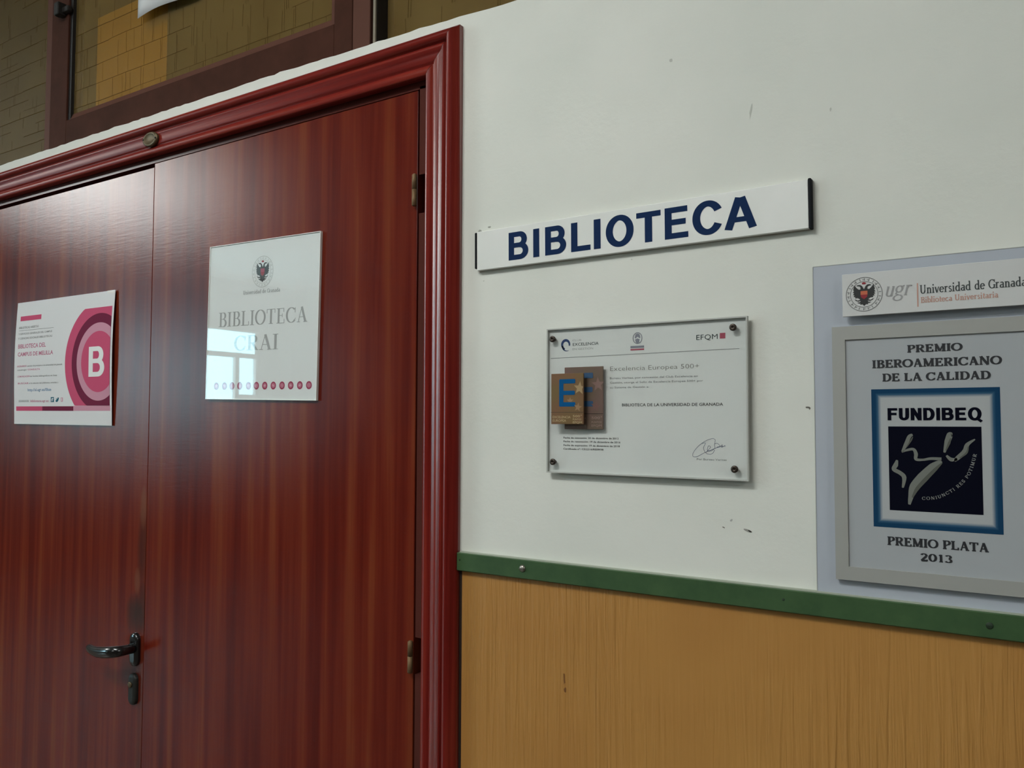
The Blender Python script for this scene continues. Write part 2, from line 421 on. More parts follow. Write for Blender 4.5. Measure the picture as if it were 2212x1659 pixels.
m_amber = glass_mat('figured amber glass', (.190, .128, .044), (.26, .185, .070), .58)
m_amber2 = glass_mat('darker figured glass', (.115, .082, .034), (.16, .118, .050), .5)
m_amber_dk = mat('glass relief line', (.088, .058, .019), .9, spec=0.)
m_yellow = mat('painted library glow', (.98, .76, .05), .7)
m_dim = mat('library wall', (.20, .15, .09), .9)
# print and plates
def acrylic():
    m = bpy.data.materials.new('clear acrylic'); m.use_nodes = True; nt = m.node_tree; nt.nodes.clear()
    o = N(m, 'ShaderNodeOutputMaterial'); fr = N(m, 'ShaderNodeFresnel'); ge = N(m, 'ShaderNodeNewGeometry'); mr = N(m, 'ShaderNodeMapRange'); mr.inputs[3].default_value = 1.49; mr.inputs[4].default_value = 1/1.49; L(m, ge.outputs['Backfacing'], mr.inputs[0]); L(m, mr.outputs[0], fr.inputs[0])
    g = N(m, 'ShaderNodeBsdfGlossy'); g.inputs['Roughness'].default_value = .015; g.inputs[0].default_value = (1, 1, 1, 1)
    t = N(m, 'ShaderNodeBsdfTransparent'); t.inputs[0].default_value = (.985, .99, .985, 1); x = N(m, 'ShaderNodeMixShader')
    L(m, fr.outputs[0], x.inputs[0]); L(m, t.outputs[0], x.inputs[1]); L(m, g.outputs[0], x.inputs[2]); L(m, x.outputs[0], o.inputs[0]); return m
m_acryl = acrylic()
m_edge = mat('acrylic edge', (.46, .47, .44), .5, spec=.2)
m_edge_w = mat('white acrylic edge', (.82, .82, .78), .3)
m_paper = mat('white paper', (.66, .675, .68), .8, spec=.1)
m_paper2 = mat('white paper under acrylic', (.68, .71, .70), .6)
m_cert = mat('certificate sheet', (.60, .625, .60), .8, spec=.1)
f = noise_chain(m_cert, (1, 1, 1), 9, 2); base(m_cert, ramp(m_cert, f, [(.3, (.64, .665, .645)), (.7, (.68, .70, .675))]))
P_ = dict(
 pink=(.52, .085, .165), wine=(.155, .022, .055), rose=(.54, .27, .35), grey=(.25, .26, .26), grey2=(.33, .35, .35), lilac=(.50, .19, .28), blue=(.17, .28, .42),
 teal=(.02, .12, .17), ink=(.03, .03, .03), navy=(.011, .028, .085), soft=(.37, .385, .38), orange=(.55, .16, .09), red=(.30, .05, .06), white=(.74, .76, .75),
 gnavy=(.002, .0026, .009), figure=(.18, .19, .17), figure2=(.10, .105, .09), dkblue=(.045, .075, .17), green2=(.03, .05, .05), gold_l=(.42, .29, .10), pinkred=(.36, .085, .12), ref=(.19, .19, .17), dred=(.33, .06, .11))
PR = {k: mat('print '+k, v, .9, spec=.08) for k, v in P_.items()}

# ------------------------------------------------------------------ setting: hall shell
def struct(mb, name, m, **kw):
    o = mb.build(name, m, **kw); tag(o, kind='structure'); return o
X0, X1, Y0, ZT = -9.0, 4.0, -7.0, 3.35
mb = MB(); mb.box(X0-.1, X1+.1, Y0-.1, 4.2, -.1, 0); struct(mb, 'floor', m_floor)
mb = MB(); mb.box(X0-.1, X1+.1, Y0-.1, 4.2, ZT, ZT+.1); struct(mb, 'ceiling', m_ceil)
mb = MB(); mb.box(X0-.1, X1+.1, Y0-.1, Y0, 0, ZT); struct(mb, 'wall_back', m_plain)
mb = MB(); mb.box(X1, X1+.1, Y0, 4.2, 0, ZT); struct(mb, 'wall_right', m_plain)
# left end wall with its window opening  (y -6.30..-4.25, z 1.35..2.72)
WY0, WY1, WZ0, WZ1 = -6.44, -4.25, 1.25, 2.71
mb = MB(); mb.box(X0-.1, X0, Y0, WY0, 0, ZT); mb.box(X0-.1, X0, WY1, 4.2, 0, ZT); mb.box(X0-.1, X0, WY0, WY1, 0, WZ0); mb.box(X0-.1, X0, WY0, WY1, WZ1, ZT)
struct(mb, 'wall_left', m_plain)
wn = empty('window_4', (X0-.05, (WY0+WY1)/2, WZ0), kind='structure')
m_wf = mat('white window frame', (.62, .62, .60), .5)
mb = MB()
for (a, b, c_, d) in ((WY0, WY1, 2.345, 2.405), (WY0, WY1, WZ0, WZ0+.05), (WY0, WY1, WZ1-.02, WZ1)): mb.box(X0-.08, X0-.02, a, b, c_, d)
for yy in (WY0+.01, -6.10, WY1-.01, -5.25): mb.box(X0-.08, X0-.02, yy-.03, yy+.03, WZ0, 2.36)
mb.box(X0-.08, X0-.02, WY0+.03, -6.08, WZ0, 1.86)
mb.build('window_frame', m_wf, wn, world=True)
mb = MB(); mb.box(X0-.052, X0-.048, WY0, WY1, WZ0, WZ1); mb.build('pane', m_acryl, wn, world=True)
# far library room behind the clerestory
mb = MB(); mb.box(X0, X1, 4.0, 4.1, 0, ZT); struct(mb, 'wall_library', m_dim)
mb = MB()
prof = [(-40, 0), (-30, 3.5), (-22, 2.2), (-14, 4.6), (-6, 3.2), (2, 4.2), (10, 1.8), (20, 2.6)]
vs = []
for x_, dz_ in ((-60, 1.0), (-75, 1.35), (-95, 1.6), (-130, 0)):
    vs.append([mb.bm.verts.new((x_, -90+i*12+random.uniform(-3, 3), -2+(2.6+1.3*math.sin(i*1.3+x_))*dz_ if dz_ else -2)) for i in range(14)])
for a, b in zip(vs, vs[1:]):
    for i in range(13): mb.bm.faces.new((a[i], a[i+1], b[i+1], b[i]))
o = mb.build('hillside', mat('far hillside', (.40, .40, .36), .9)); tag(o, kind='structure')

# ------------------------------------------------------------------ wall_front
DX0, DX1 = -2.356, -.840          # rough opening in the wall
HZ = 2.093
wf = empty('wall_front', (0, 0, 0), kind='structure')
mb = MB()
def edge_z(x):
    pts = [(-9, 2.1805), (-1.2672, 2.1795), (-.9637, 2.1767), (-.80, 2.1742), (-.6767, 2.1695), (-.5, 2.166), (4, 2.166)]
    for a, b in zip(pts, pts[1:]):
        if a[0] <= x <= b[0]: return a[1]+(b[1]-a[1])*(x-a[0])/(b[0]-a[0])
xs = [-9.0, -3.0]
while xs[-1] < -.35: xs.append(xs[-1]+random.uniform(.010, .03))
xs.append(4.0)
T_ = .10
tops = [edge_z(min(max(x, -9), 4))+random.uniform(-.0011, .0011)+(.0012 if random.random() < .12 else 0) for x in xs]
for (xa, za), (xb, zb) in zip(zip(xs, tops), list(zip(xs, tops))[1:]):
    lo = lambda x: HZ if DX0 < x < DX1 else 0
    mb.face([(xa, 0, HZ), (xb, 0, HZ), (xb, 0, zb), (xa, 0, za)])
    mb.face([(xa, 0, za), (xb, 0, zb), (xb, T_, zb), (xa, T_, za)])
    mb.face([(xb, T_, HZ), (xa, T_, HZ), (xa, T_, za), (xb, T_, zb)])
for xa, xb in ((-9.0, DX0), (DX1, 4.0)):
    mb.box(xa, xb, 0, T_, 0, HZ)
mb.build('plaster', m_wall, wf, world=True, recalc=False)
mb = MB()
mb.box(-.7755, 3.99, -.0014, 0, .0, 1.318); mb.build('ochre_dado', m_ochre, wf, world=True)
mb = MB(); mb.box(-.7845, -.7755, -.0006, 0, 0, 1.30); mb.build('painted_shadow_gap', mat('gap shade brown', (.02, .008, .003), .8), wf, world=True)  # dark strip painted for the shade in the gap beside the casing
chip = mat('bare chip', (.16, .15, .13), .8)
def chips(cx, cz, rx_, rz_, m=chip, y=-.0003, n=9, rot=0):
    mb = MB(); p = []
    for i in range(n):
        a = 2*PI*i/n; r = random.uniform(.55, 1.1); x, z = rx_*r*math.cos(a), rz_*r*math.sin(a)
        p.append((cx+x*math.cos(rot)-z*math.sin(rot), cz+x*math.sin(rot)+z*math.cos(rot)))
    mb.poly(p, y); mb.build('paint_chip', m, wf, world=True)
chips(-.2568, 1.5473, .0035, .0011); chips(-.2545, 1.546, .0015, .0018)
chips(-.3315, 1.3935, .0062, .0018, mat('scuff grey', (.30, .30, .27), .8), rot=-.35); chips(-.3285, 1.3927, .0032, .0012, rot=-.4)
chips(-.3624, 1.3952, .0022, .0009, rot=-.4); chips(-.3521, 1.4048, .002, .0018, mat('scuff pale', (.42, .43, .40), .8))
chips(-.5945, 1.1662, .0016, .010, mat('ochre stain', (.17, .065, .012), .6), y=-.0018, rot=.08); chips(-.5930, 1.150, .0022, .005, mat('ochre stain', (0, 0, 0)), y=-.0019)
chips(-.7462, 1.8228, .004, .0035, mat('torn plaster', (.33, .34, .30), .9)); chips(-.7285, 1.8268, .004, .0014, mat('torn plaster', (0, 0, 0)))

mk = mat('faint scuff', (.50, .51, .46), .8)
chips(-.3225, 1.9268, .0016, .012, mk, rot=-.15); chips(-.4303, 2.0170, .0025, .003, mk); chips(-.2257, 1.9075, .0012, .003, mk)
chips(-.7385, 1.7445, .002, .001, mk); chips(-.4895, 1.7520, .0016, .001, mk)
# green rail
rail = empty('trim_1', (-.78, 0, 1.3), kind='structure')
mb = MB(); mb.box(-.7805, 3.98, -.0095, 0, 1.2997, 1.3275, .0012, 1)
mb.build('green_rail', m_green, rail, world=True)
mb = MB(); mb.box(-.7755, 3.98, -.0085, 0, 1.3275, 1.3289); mb.build('pale_top_edge', m_greentop, rail, world=True)
def dome(cx, cy, cz, r, parent, name, m, world=True, slot=True, h=.6):
    mb = MB(); mb.lathe([(r, 0), (r, -.1*r), (.86*r, -.38*r*h/.6), (.5*r, -h*r), (.12*r, -h*r*1.12)], (cx, cy, cz), n=20)
    if slot: mb.box(cx-.75*r, cx+.75*r, cy-h*r*1.25, cy-h*r*.9, cz-.1*r, cz+.1*r)
    return mb.build(name, m, parent, world=world)
dome(-.6601, -.0095, 1.3150, .0052, rail, 'rail_screw', m_steel)
for x, z, r in ((-.7745, 1.3165, .0016), (-.0689, 1.3135, .0036), (-.2855, 1.3150, .0016), (1.1, 1.3137, .005)):
    dome(x, -.0095, z, r, rail, 'sunk_screw', mat('painted screw', (.012, .03, .012), .6), h=.25)

# ------------------------------------------------------------------ door surround (casing with moulded profile)
PROF = [(0, 0.0), (0, .013), (.02, .0148), (.09, .0165), (.17, .0155), (.215, .0135), (.235, .0118), (.255, .0138), (.30, .0152), (.42, .0158), (.50, .0155), (.545, .0172), (.59, .0182), (.635, .0165), (.655, .0138), (.665, .0132), (.685, .0165), (.72, .0205), (.78, .0232), (.84, .0230), (.89, .0205), (.92, .0165), (.955, .0120), (1, .0085), (1, 0.0)]
IX0, IX1, IZ = -2.350, -.8460, 2.0865
WX, WZ = .0648, .0690
cs = empty('trim_2', ((IX0+IX1)/2, 0, 0), kind='structure')
def casing(name, m, section):
    mb = MB(); rows = []
    for s, h in PROF: rows.append([mb.bm.verts.new(p) for p in section(s, h)])
    for a, b in zip(rows, rows[1:]):
        for i in range(len(a)-1):
            fc = mb.bm.faces.new((a[i], a[i+1], b[i+1], b[i])); fc.smooth = True
    o = mb.build(name, m, cs, world=True)
    bm_ = o.data
    return o
casing('casing_upright', m_case_v, lambda s, h: [(IX1+s*WX, -h, z) for z in (0, .7, 1.4)]+[(IX1+s*WX, -h, IZ+s*WZ-.0004)])
casing('casing_upright', m_case_v, lambda s, h: [(IX0-s*WX, -h, z) for z in (0, .7, 1.4)]+[(IX0-s*WX, -h, IZ+s*WZ-.0004)])
casing('casing_head', m_case_h, lambda s, h: [(IX0-s*WX+.0004, -h, IZ+s*WZ), (-1.6, -h, IZ+s*WZ), (IX1+s*WX-.0004, -h, IZ+s*WZ)])
m_hj = mat('head jamb varnish', (.085, .019, .014)); varnish(m_hj, .30, .45)
# jamb strips with pockets for the hinges
mb = MB()
segs = [(0, 1.125), (1.183, 1.868), (1.932, 2.079)]
for a, b in segs: mb.box(-.8712, -.8440, .0025, .030, a, b)
for a, b in segs: mb.box(-2.352, -2.3252, .0025, .030, a, b)
mb.build('jamb', m_jamb, cs, world=True)
mb = MB(); mb.box(-2.352, -.844, .0025, .030, 2.0745, 2.092); mb.build('head_jamb', m_hj, cs, world=True)
mb = MB(); mb.box(-.8735, -.842, .031, .05, 0, 2.092); mb.box(-2.356, -2.323, .031, .05, 0, 2.092); mb.box(-2.356, -.842, .031, .05, 2.060, 2.093)
mb.build('rebate', m_black, cs, world=True)

# door leaves
d2 = empty('door_2', (-1.236, .02, .005), kind='structure')
mb = MB(); mb.box(-1.5975, -.8738, .001, .041, .006, 2.0725, .0009, 1); mb.build('leaf', m_door, d2, world=True)
d1 = empty('door_1', (-1.96, .02, .005), kind='structure')
mb = MB(); mb.box(-2.3235, -1.6000, .002, .041, .006, 2.0655, .0009, 1); mb.build('leaf', m_door_l, d1, world=True)
mb = MB(); mb.box(-1.6000, -1.5975, .012, .041, .006, 2.064); mb.build('meeting_rebate', m_black, d1, world=True)
def hinge(x, z0, z1, parent):
    mb = MB(); zc = [z0, z0+(z1-z0)*.52, z0+(z1-z0)*.535, z1]
    mb.lathe([(.0022, -.0015), (.0042, 0), (.0042, zc[1]-z0), (.0034, zc[1]-z0), (.0034, zc[2]-z0), (.0042, zc[2]-z0), (.0042, z1-z0), (.0022, z1-z0+.002)], (x, -.0045, z0), axis='z', n=16)
    o = mb.build('hinge', m_brass, parent, world=True)
for z0, z1 in ((1.8805, 1.9305), (1.1285, 1.1765)):
    hinge(-.8755, z0, z1, d2); hinge(-2.321, z0, z1, d1)
# lever handle on the left leaf
def smooth_tube(path, radii, n=14, sq=1.0):
    """path of Vector, elliptical radii (ry, rz)"""
    mb = MB(); rings = []
    P = [Vector(p) for p in path]
    for i, p in enumerate(P):
        d = (P[min(i+1, len(P)-1)]-P[max(i-1, 0)]).normalized()
        zax = Vector((0, 0, 1)); a = zax-d*zax.dot(d); a.normalize(); b = d.cross(a)
        ra, rb = radii[i]
        rings.append([mb.bm.verts.new(p+a*ra*math.cos(2*PI*k/n)+b*rb*math.sin(2*PI*k/n)) for k in range(n)])
    for a, b in zip(rings, rings[1:]):
        for k in range(n):
            fc = mb.bm.faces.new((a[k], a[(k+1) % n], b[(k+1) % n], b[k])); fc.smooth = True
    mb.bm.faces.new(rings[0]); mb.bm.faces.new(rings[-1]); return mb
def capsule_plate(cx, cz, hw, hh, y0, th, dome_=.0015):
    mb = MB(); n = 12
    def outline(k):
        pts = []
        w, h = hw*k, hh-(hw*(1-k))
        for i in range(n+1): a = PI*i/n; pts.append((cx+w*math.cos(a), cz+(h-w)+w*math.sin(a)))
        for i in range(n+1): a = PI+PI*i/n; pts.append((cx+w*math.cos(a), cz-(h-w)+w*math.sin(a)))
        return pts
    rings = []
    for k, y in ((1, 0), (1, -th*.55), (.93, -th*.85), (.8, -th), (.45, -th-dome_)):
        rings.append([mb.bm.verts.new((p[0], y0+y, p[1])) for p in outline(k)])
    for a, b in zip(rings, rings[1:]):
        m_ = len(a)
        for i in range(m_):
            fc = mb.bm.faces.new((a[i], a[(i+1) % m_], b[(i+1) % m_], b[i])); fc.smooth = True
    mb.bm.faces.new(rings[-1]); return mb
capsule_plate(-1.6250, 1.0500, .0150, .0345, .0018, .0085).build('handle_plate', m_plastic, d1, world=True)
path = [(-1.6105, -.004, 1.0540), (-1.6095, -.018, 1.0545), (-1.6075, -.032, 1.0550), (-1.6090, -.042, 1.0552), (-1.6180, -.0475, 1.0540), (-1.632, -.0495, 1.0515), (-1.650, -.0500, 1.0485), (-1.670, -.0495, 1.0465), (-1.690, -.0480, 1.0465), (-1.7055, -.0460, 1.0478), (-1.7130, -.0450, 1.0485), (-1.7150, -.0447, 1.0487)]
rad = [(.0105, .0105), (.0102, .0102), (.0108, .0105), (.0115, .0105), (.0118, .0098), (.0120, .0090), (.0120, .0082), (.0114, .0076), (.0104, .0072), (.0092, .0066), (.0066, .0050), (.0028, .0022)]
smooth_tube([(x-.0115, y, z) for x, y, z in path], rad).build('lever', m_plastic, d1, world=True)
capsule_plate(-1.6280, .9680, .0135, .0325, .0018, .0075).build('lock_plate', m_plastic2, d1, world=True)
mb = MB(); mb.lathe([(.0058, 0), (.0062, -.0035), (.0048, -.0042), (.0012, -.0044)], (-1.6290, -.0062, .978), n=18); mb.build('lock_cylinder', m_brass2, d1, world=True)

# tarnished oval plate on the head casing
pl = empty('brass_plate', (-1.5838, -.018, 2.1165), 'small tarnished oval brass plate on the moulded door head', 'plate', tilt=-1)
mb = MB(); mb.lathe([(1, .004), (1, -.002), (.93, -.004), (.72, -.0046), (.66, -.0034), (.1, -.0038)], (0, 0, 0), n=32, sx=.0255, sz=.0155); mb.build('oval_plate', m_brass2, pl)
for sx_ in (-1, 1): mb = MB(); mb.lathe([(.0022, 0), (.0018, -.001), (.0004, -.0012)], (sx_*.0212, -.0042, -.001*sx_), n=10); mb.build('screw_hole', m_black, pl)

# ------------------------------------------------------------------ clerestory above the door
def relief_lines(x0, x1, z0, z1, y, row=.042, seed=1, step=(.03, .085), tilt=0.):
    r = random.Random(seed); mb = MB(); z = z0+r.uniform(.01, .03)
    def seg(a, b, w=.0011): ribbon(mb, [a, ((a[0]+b[0])/2+r.uniform(-.0015, .0015), (a[1]+b[1])/2+r.uniform(-.0015, .0015)), b], w*1.25, y)
    zs = [z0]
    while z < z1: zs.append(z); z += row*r.uniform(.55, 1.35)
    zs.append(z1)
    for i, zz in enumerate(zs[1:-1]):
        x = x0
        while x < x1:
            nx = min(x1, x+r.uniform(.08, .30))
            if r.random() < .66: seg((x, zz+r.uniform(-.001, .001)), (nx, zz+r.uniform(-.001, .001)), r.choice((.0005, .0008, .0012)))
            x = nx
    for a, b in zip(zs, zs[1:]):
        x = x0+r.uniform(.01, .05)
        while x < x1:
            if r.random() < .85: seg((x, a), (x+r.uniform(-.002, .002), b), r.choice((.0005, .0009)))
            if r.random() < .25: seg((x+.006, a), (x+.006+r.uniform(-.002, .002), b+row), .0006)
            x += r.uniform(*step)
    return mb
def pane(par, x0, x1, z0, z1, y, row, seed, step=(.03, .085), gm=None):
    mb = MB(); mb.box(x0, x1, y, y+.005, z0, z1); mb.build('pane', gm or m_amber, par, world=True)
    o = relief_lines(x0, x1, z0, z1, y-.0005, row, seed, step).build('glass_relief', m_amber_dk, par, world=True, recalc=False); o['kind'] = 'stuff'
ZS = 2.160
w1 = empty('window_1', (-1.6, .04, 2.18), kind='structure')
# sash: stiles, rails, beads (front face y=.030), glass at .042
mb = MB(); mb.box(-2.0865, -2.010, .030, .07, ZS, 3.05, .001, 1); mb.build('sash_stile', m_sash, w1, world=True)
mb = MB(); mb.box(-1.1000, -1.0540, .030, .07, ZS, 3.05, .001, 1); mb.build('sash_stile', m_sash, w1, world=True)
mb = MB(); mb.box(-2.010, -1.1000, .0302, .07, ZS, 2.2560, .001, 1); mb.build('sash_rail', m_sash, w1, world=True)
mb = MB(); mb.box(-2.010, -1.1000, .0302, .07, 3.0, 3.05, .001, 1); mb.build('sash_rail', m_sash, w1, world=True)
def wedge(x0, x1, z0, z1, ya, yb):
    mb = MB(); q = [(ya, z0), (yb, z1), (.048, z1), (.048, z0)]
    for x in (x0, x1): mb.face([(x, a, b) for a, b in q])
    for i in range(4):
        a, b = q[i], q[(i+1) % 4]; mb.face([(x0, *a), (x1, *a), (x1, *b), (x0, *b)])
    return mb
wedge(-2.000, -1.1000, 2.2575, 2.2725, .034, .041).build('glazing_bead', m_sash2, w1, world=True)
mb = MB(); mb.box(-1.1090, -1.1000, .033, .048, 2.2575, 3.0); mb.build('glazing_bead', m_sash2, w1, world=True)
mb = MB(); mb.box(-2.0098, -1.9985, .0345, .048, 2.2575, 3.0); mb.build('painted_rebate_shade', m_sashdk, w1, world=True)  # near-black strip paints the shade on the reveal left of the glass
pane(w1, -2.000, -1.1085, 2.262, 3.0, .0425, .038, 5, (.028, .075))
# added yellow sheet; its colour stands in for library light through the glass
mb = MB(); mb.box(-1.9300, -1.6500, .058, .0585, 2.262, 2.50); mb.build('painted_glow_sheet', m_yellow, w1, world=True)
# catch on the left stile
mb = MB(); mb.box(-2.055, -1.995, .018, .031, 2.522, 2.536, .003, 2); mb.box(-2.040, -2.020, .008, .03, 2.516, 2.548, .003, 2); mb.build('catch', m_sashdk, w1, world=True)
# left fixed light, mullions, right fixed light
t3 = empty('trim_3', (-1.6, .05, 2.18), kind='structure')
mb = MB(); mb.box(-2.1215, -2.0880, .036, .08, ZS, ZT, .001, 1); mb.build('mullion', m_sash2, t3, world=True)
mb = MB(); mb.box(-1.0510, -1.0090, .028, .08, ZS, ZT, .001, 1); mb.build('mullion', m_sash2, t3, world=True)
mb = MB(); mb.box(-1.0040, -.9985, .031, .08, ZS, ZT); mb.build('putty_line', m_grey_line, t3, world=True)
mb = MB(); mb.box(-1.0090, -1.0040, .040, .08, ZS, ZT); mb.box(-.9984, -.9976, .034, .08, ZS, ZT); mb.build('painted_rebate_shade', m_sashdk, t3, world=True)  # near-black colour paints the shade on the mullion side and in its groove
mb = MB(); mb.box(-9, 4, .030, .09, 3.05, ZT); mb.build('top_rail', m_sash, t3, world=True)
w2 = empty('window_2', (-2.6, .05, 2.18), kind='structure'); pane(w2, -4.2, -2.1215, ZS, 3.05, .046, .026, 11, (.06, .22), m_amber2)
w3 = empty('window_3', (-.3, .06, 2.18), kind='structure'); pane(w3, -.9975, 2.0, ZS, 3.05, .062, .05, 17, (.05, .16))
mb = MB(); mb.box(-9, -4.2, .04, .08, ZS, 3.06); mb.box(2.0, 4, .04, .08, ZS, 3.06); mb.build('blank_panel', m_sash, t3, world=True)
# white sheet hung on the glass
ps = empty('paper_sheet', (-1.60, .033, 2.60), 'blank white paper sheet taped to the brown glass above the doors', 'paper', tilt=0)
mb = MB(); nx, nz = 10, 10; gv = {}
for i in range(nx+1):
    for j in range(nz+1):
        u, v_ = i/nx, j/nz
        zlow = 2.4300 + (.003*math.sin(u*5)) ; x = -1.7160+u*.21; z = zlow+v_*(.297)
        gv[i, j] = mb.bm.verts.new((x-.0*v_, .030-.004*math.sin(PI*u)*(1-v_)-.002*(1-v_), z))
for i in range(nx):
    for j in range(nz): mb.bm.faces.new((gv[i, j], gv[i+1, j], gv[i+1, j+1], gv[i, j+1]))
o = mb.build('sheet', m_paper, ps, world=True, smooth=True)
md = o.modifiers.new('th', 'SOLIDIFY'); md.thickness = .0004

# ------------------------------------------------------------------ crest (seal with double headed eagle)
def crest(parent, cx, cz, r, y, tone=1.0, soft=False):
    ring = MB()
    cg = mat('crest ring soft', (.42, .44, .42), .6) if soft else mat('crest ring', (.13, .135, .13), .6)
    k = .035
    for rr, w in ((1, k), (.76, k*.8)):
        ribbon(ring, [(cx+r*rr*math.cos(2*PI*i/48), cz+r*rr*math.sin(2*PI*i/48)) for i in range(49)], w*r, y)
    n = 22
    for i in range(n):      # ring lettering
        a = 2*PI*i/n+.1; q = []
        c0, s0 = math.cos(a), math.sin(a)
        ribbon(ring, [(cx+r*.81*c0, cz+r*.81*s0), (cx+r*.95*c0, cz+r*.95*s0)], .035*r, y)
        if i % 3: ribbon(ring, [(cx+r*.86*math.cos(a), cz+r*.86*math.sin(a)), (cx+r*.88*math.cos(a+.14), cz+r*.88*math.sin(a+.14))], .03*r, y)
    ring.build('crest_ring', cg, parent, recalc=False)
    half = [(0, .30), (.05, .40), (.10, .50), (.20, .575), (.33, .575), (.43, .535), (.37, .505), (.25, .49), (.185, .42), (.20, .30), (.30, .30), (.42, .42), (.52, .56), (.57, .42), (.60, .30), (.56, .22), (.63, .14), (.55, .11), (.62, 0), (.53, -.01), (.58, -.12), (.48, -.11), (.50, -.21), (.38, -.19), (.27, -.25), (.22, -.32), (.36, -.35), (.46, -.29), (.54, -.27), (.47, -.35), (.34, -.41), (.18, -.38), (.24, -.46), (.40, -.47), (.28, -.53), (.20, -.52), (.22, -.60), (.10, -.58), (0, -.70)]
    pts = [(cx+x*r, cz+z*r) for x, z in half]+[(cx-x*r, cz+z*r) for x, z in reversed(half[1:-1])]
    e = MB(); e.poly(pts, y-.0001); e.build('eagle', mat('eagle black', (.018, .020, .020), .6), parent, recalc=False)
    s = MB(); s.poly([(cx-.19*r, cz+.20*r), (cx+.19*r, cz+.20*r), (cx+.19*r, cz-.02*r), (cx-.19*r, cz-.02*r)], y-.0002, 0)
    s.poly([(cx-.19*r, cz-.02*r), (cx+.19*r, cz-.02*r), (cx+.17*r, cz-.16*r), (cx, cz-.30*r), (cx-.17*r, cz-.16*r)], y-.0002, 1)
    s.poly([(cx-.09*r, cz+.60*r), (cx+.09*r, cz+.60*r), (cx+.12*r, cz+.68*r), (cx, cz+.73*r), (cx-.12*r, cz+.68*r)], y-.0002, 1)
    s.build('shield', [PR['pinkred'] if soft else PR['orange'], PR['red']], parent, recalc=False)

# ------------------------------------------------------------------ pink library poster on the left leaf
p1 = empty('paper_poster', (-1.9388, -.0005, 1.6651), 'white paper poster with pink rings and big letter B on the left door leaf', 'poster', tilt=-.24)
def bulge(z):
    u = (z+.149)/.298
    return -.0012-.0042*max(0, math.sin(PI*min(1, max(0, u))**1.15))
def bend(o):
    if isinstance(o, list):
        for q in o: bend(q)
        return
    bm_ = bmesh.new(); bm_.from_mesh(o.data)
    for k in range(-14, 15):
        g = bm_.verts[:]+bm_.edges[:]+bm_.faces[:]
        bmesh.ops.bisect_plane(bm_, geom=g, plane_co=(0, 0, k*.01), plane_no=(0, 0, 1))
    for v in bm_.verts: v.co.y += bulge(v.co.z)
    bm_.to_mesh(o.data); bm_.free(); o.data.update()
def flat(name, m, fn):
    mb = MB(); fn(mb); o = mb.build(name, m, p1, recalc=False); bend(o); return o
def rect_mm(mb, x0, x1, z0, z1, y): mb.rect(x0*MM, x1*MM, z0*MM, z1*MM, y)
mb = MB(); mb.box(-.2095, .2105, -.0003, 0, -.1488, .1488); o = mb.build('sheet', m_paper, p1); bend(o)
CX, CZ = 158.5, -7.0
PX1, PZ0, PZ1 = 203.5, -104.8, 114.2
def disc_clip(mb, r, y, cx=CX, cz=CZ):
    pts = []
    N_ = 120
    for i in range(N_):
        a = 2*PI*i/N_; x, z = cx+r*math.cos(a), cz+r*math.sin(a)
        pts.append((min(x, PX1), max(PZ0, min(z, PZ1))))
    q = []
    for p in pts:
        if not q or math.hypot(p[0]-q[-1][0], p[1]-q[-1][1]) > 1e-3: q.append(p)
    # corners where both limits are hit
    if r > 100:
        out = []
        for a, b in zip(q, q[1:]+q[:1]):
            out.append(a)
            if a[0] == PX1 and b[1] == PZ1 and b[0] < PX1: out.append((PX1, PZ1))
            if a[1] == PZ0 and b[0] == PX1 and a[0] < PX1: out.append((PX1, PZ0))
        q = out
    mb.poly([(a*MM, b*MM) for a, b in q], y)
flat('pink_ring', PR['pink'], lambda b: disc_clip(b, 137, -.0005))
flat('wine_ring', PR['wine'], lambda b: disc_clip(b, 108, -.0007))
flat('rose_ring', PR['rose'], lambda b: disc_clip(b, 87, -.0009))
flat('pink_disc', PR['pink'], lambda b: disc_clip(b, 68, -.0011))
def bB(b):
    S, w = sans('B', .20, .155)
    put_glyph(b, S, -.0013, .1212, -.0405, .0625/w, .0672)
flat('letter', PR['white'], bB)
flat('bar', PR['pink'], lambda b: rect_mm(b, -190, -93, 102.6, 114.2, -.0005)); flat('bar', PR['pink'], lambda b: rect_mm(b, -199.3, -77.5, -116.7, -106, -.0005))
flat('bar', PR['wine'], lambda b: rect_mm(b, -77.5, 57.5, -116.7, -106, -.0005))
flat('bar', PR['rose'], lambda b: rect_mm(b, 57.5, 205, -116.5, -105.2, -.0005))
flat('rule', PR['grey'], lambda b: rect_mm(b, -193, -34, 78.6, 79.5, -.0005))
bend(print_text([('BIBLIOTECAS ABIERTAS', -193.5, -102.5, 83.6, 5.2), ('Y SERVICIOS GENERALES DEL CAMPUS', -195, -40, 68.8, 4.4), ('Y CIENCIAS SOCIALES BIBLIOTECAS', -196, -38, 57.6, 4.6)], PR['grey'], 'lettering', p1, -.0005, .012))
bend(print_text([('BIBLIOTECA DEL', -193.5, -65, 35.3, 10.4), ('CAMPUS DE MELILLA', -194, -31.5, 16.2, 9.8)], PR['lilac'], 'lettering', p1, -.0005, .02))
bend(print_text([('HORARIOS', -195, -151, -10.2, 4.2), ('CONSULTA', -87-58, -88, -19.2, 3.9), ('COMUNICACION', -193, -135, -35.2, 3.9), ('BUSCAR', -191, -140, -52, 3.9)], PR['lilac'], 'lettering', p1, -.0005, .018))
bend(print_text([('servicio de prestamo a la universidad de granada', -147, 10, -10.3, 4), ('catalogo', -194, -150, -19, 3.8), ('de fondos bibliograficos en linea', -133, -12, -35.3, 3.9), ('en la coleccion de la biblioteca, consultas y', -138, -6.7, -52, 3.8), ('SIGUENOS EN', -187.5, -140, -95.6, 5.2)], PR['grey'], 'lettering', p1, -.0005, .012))
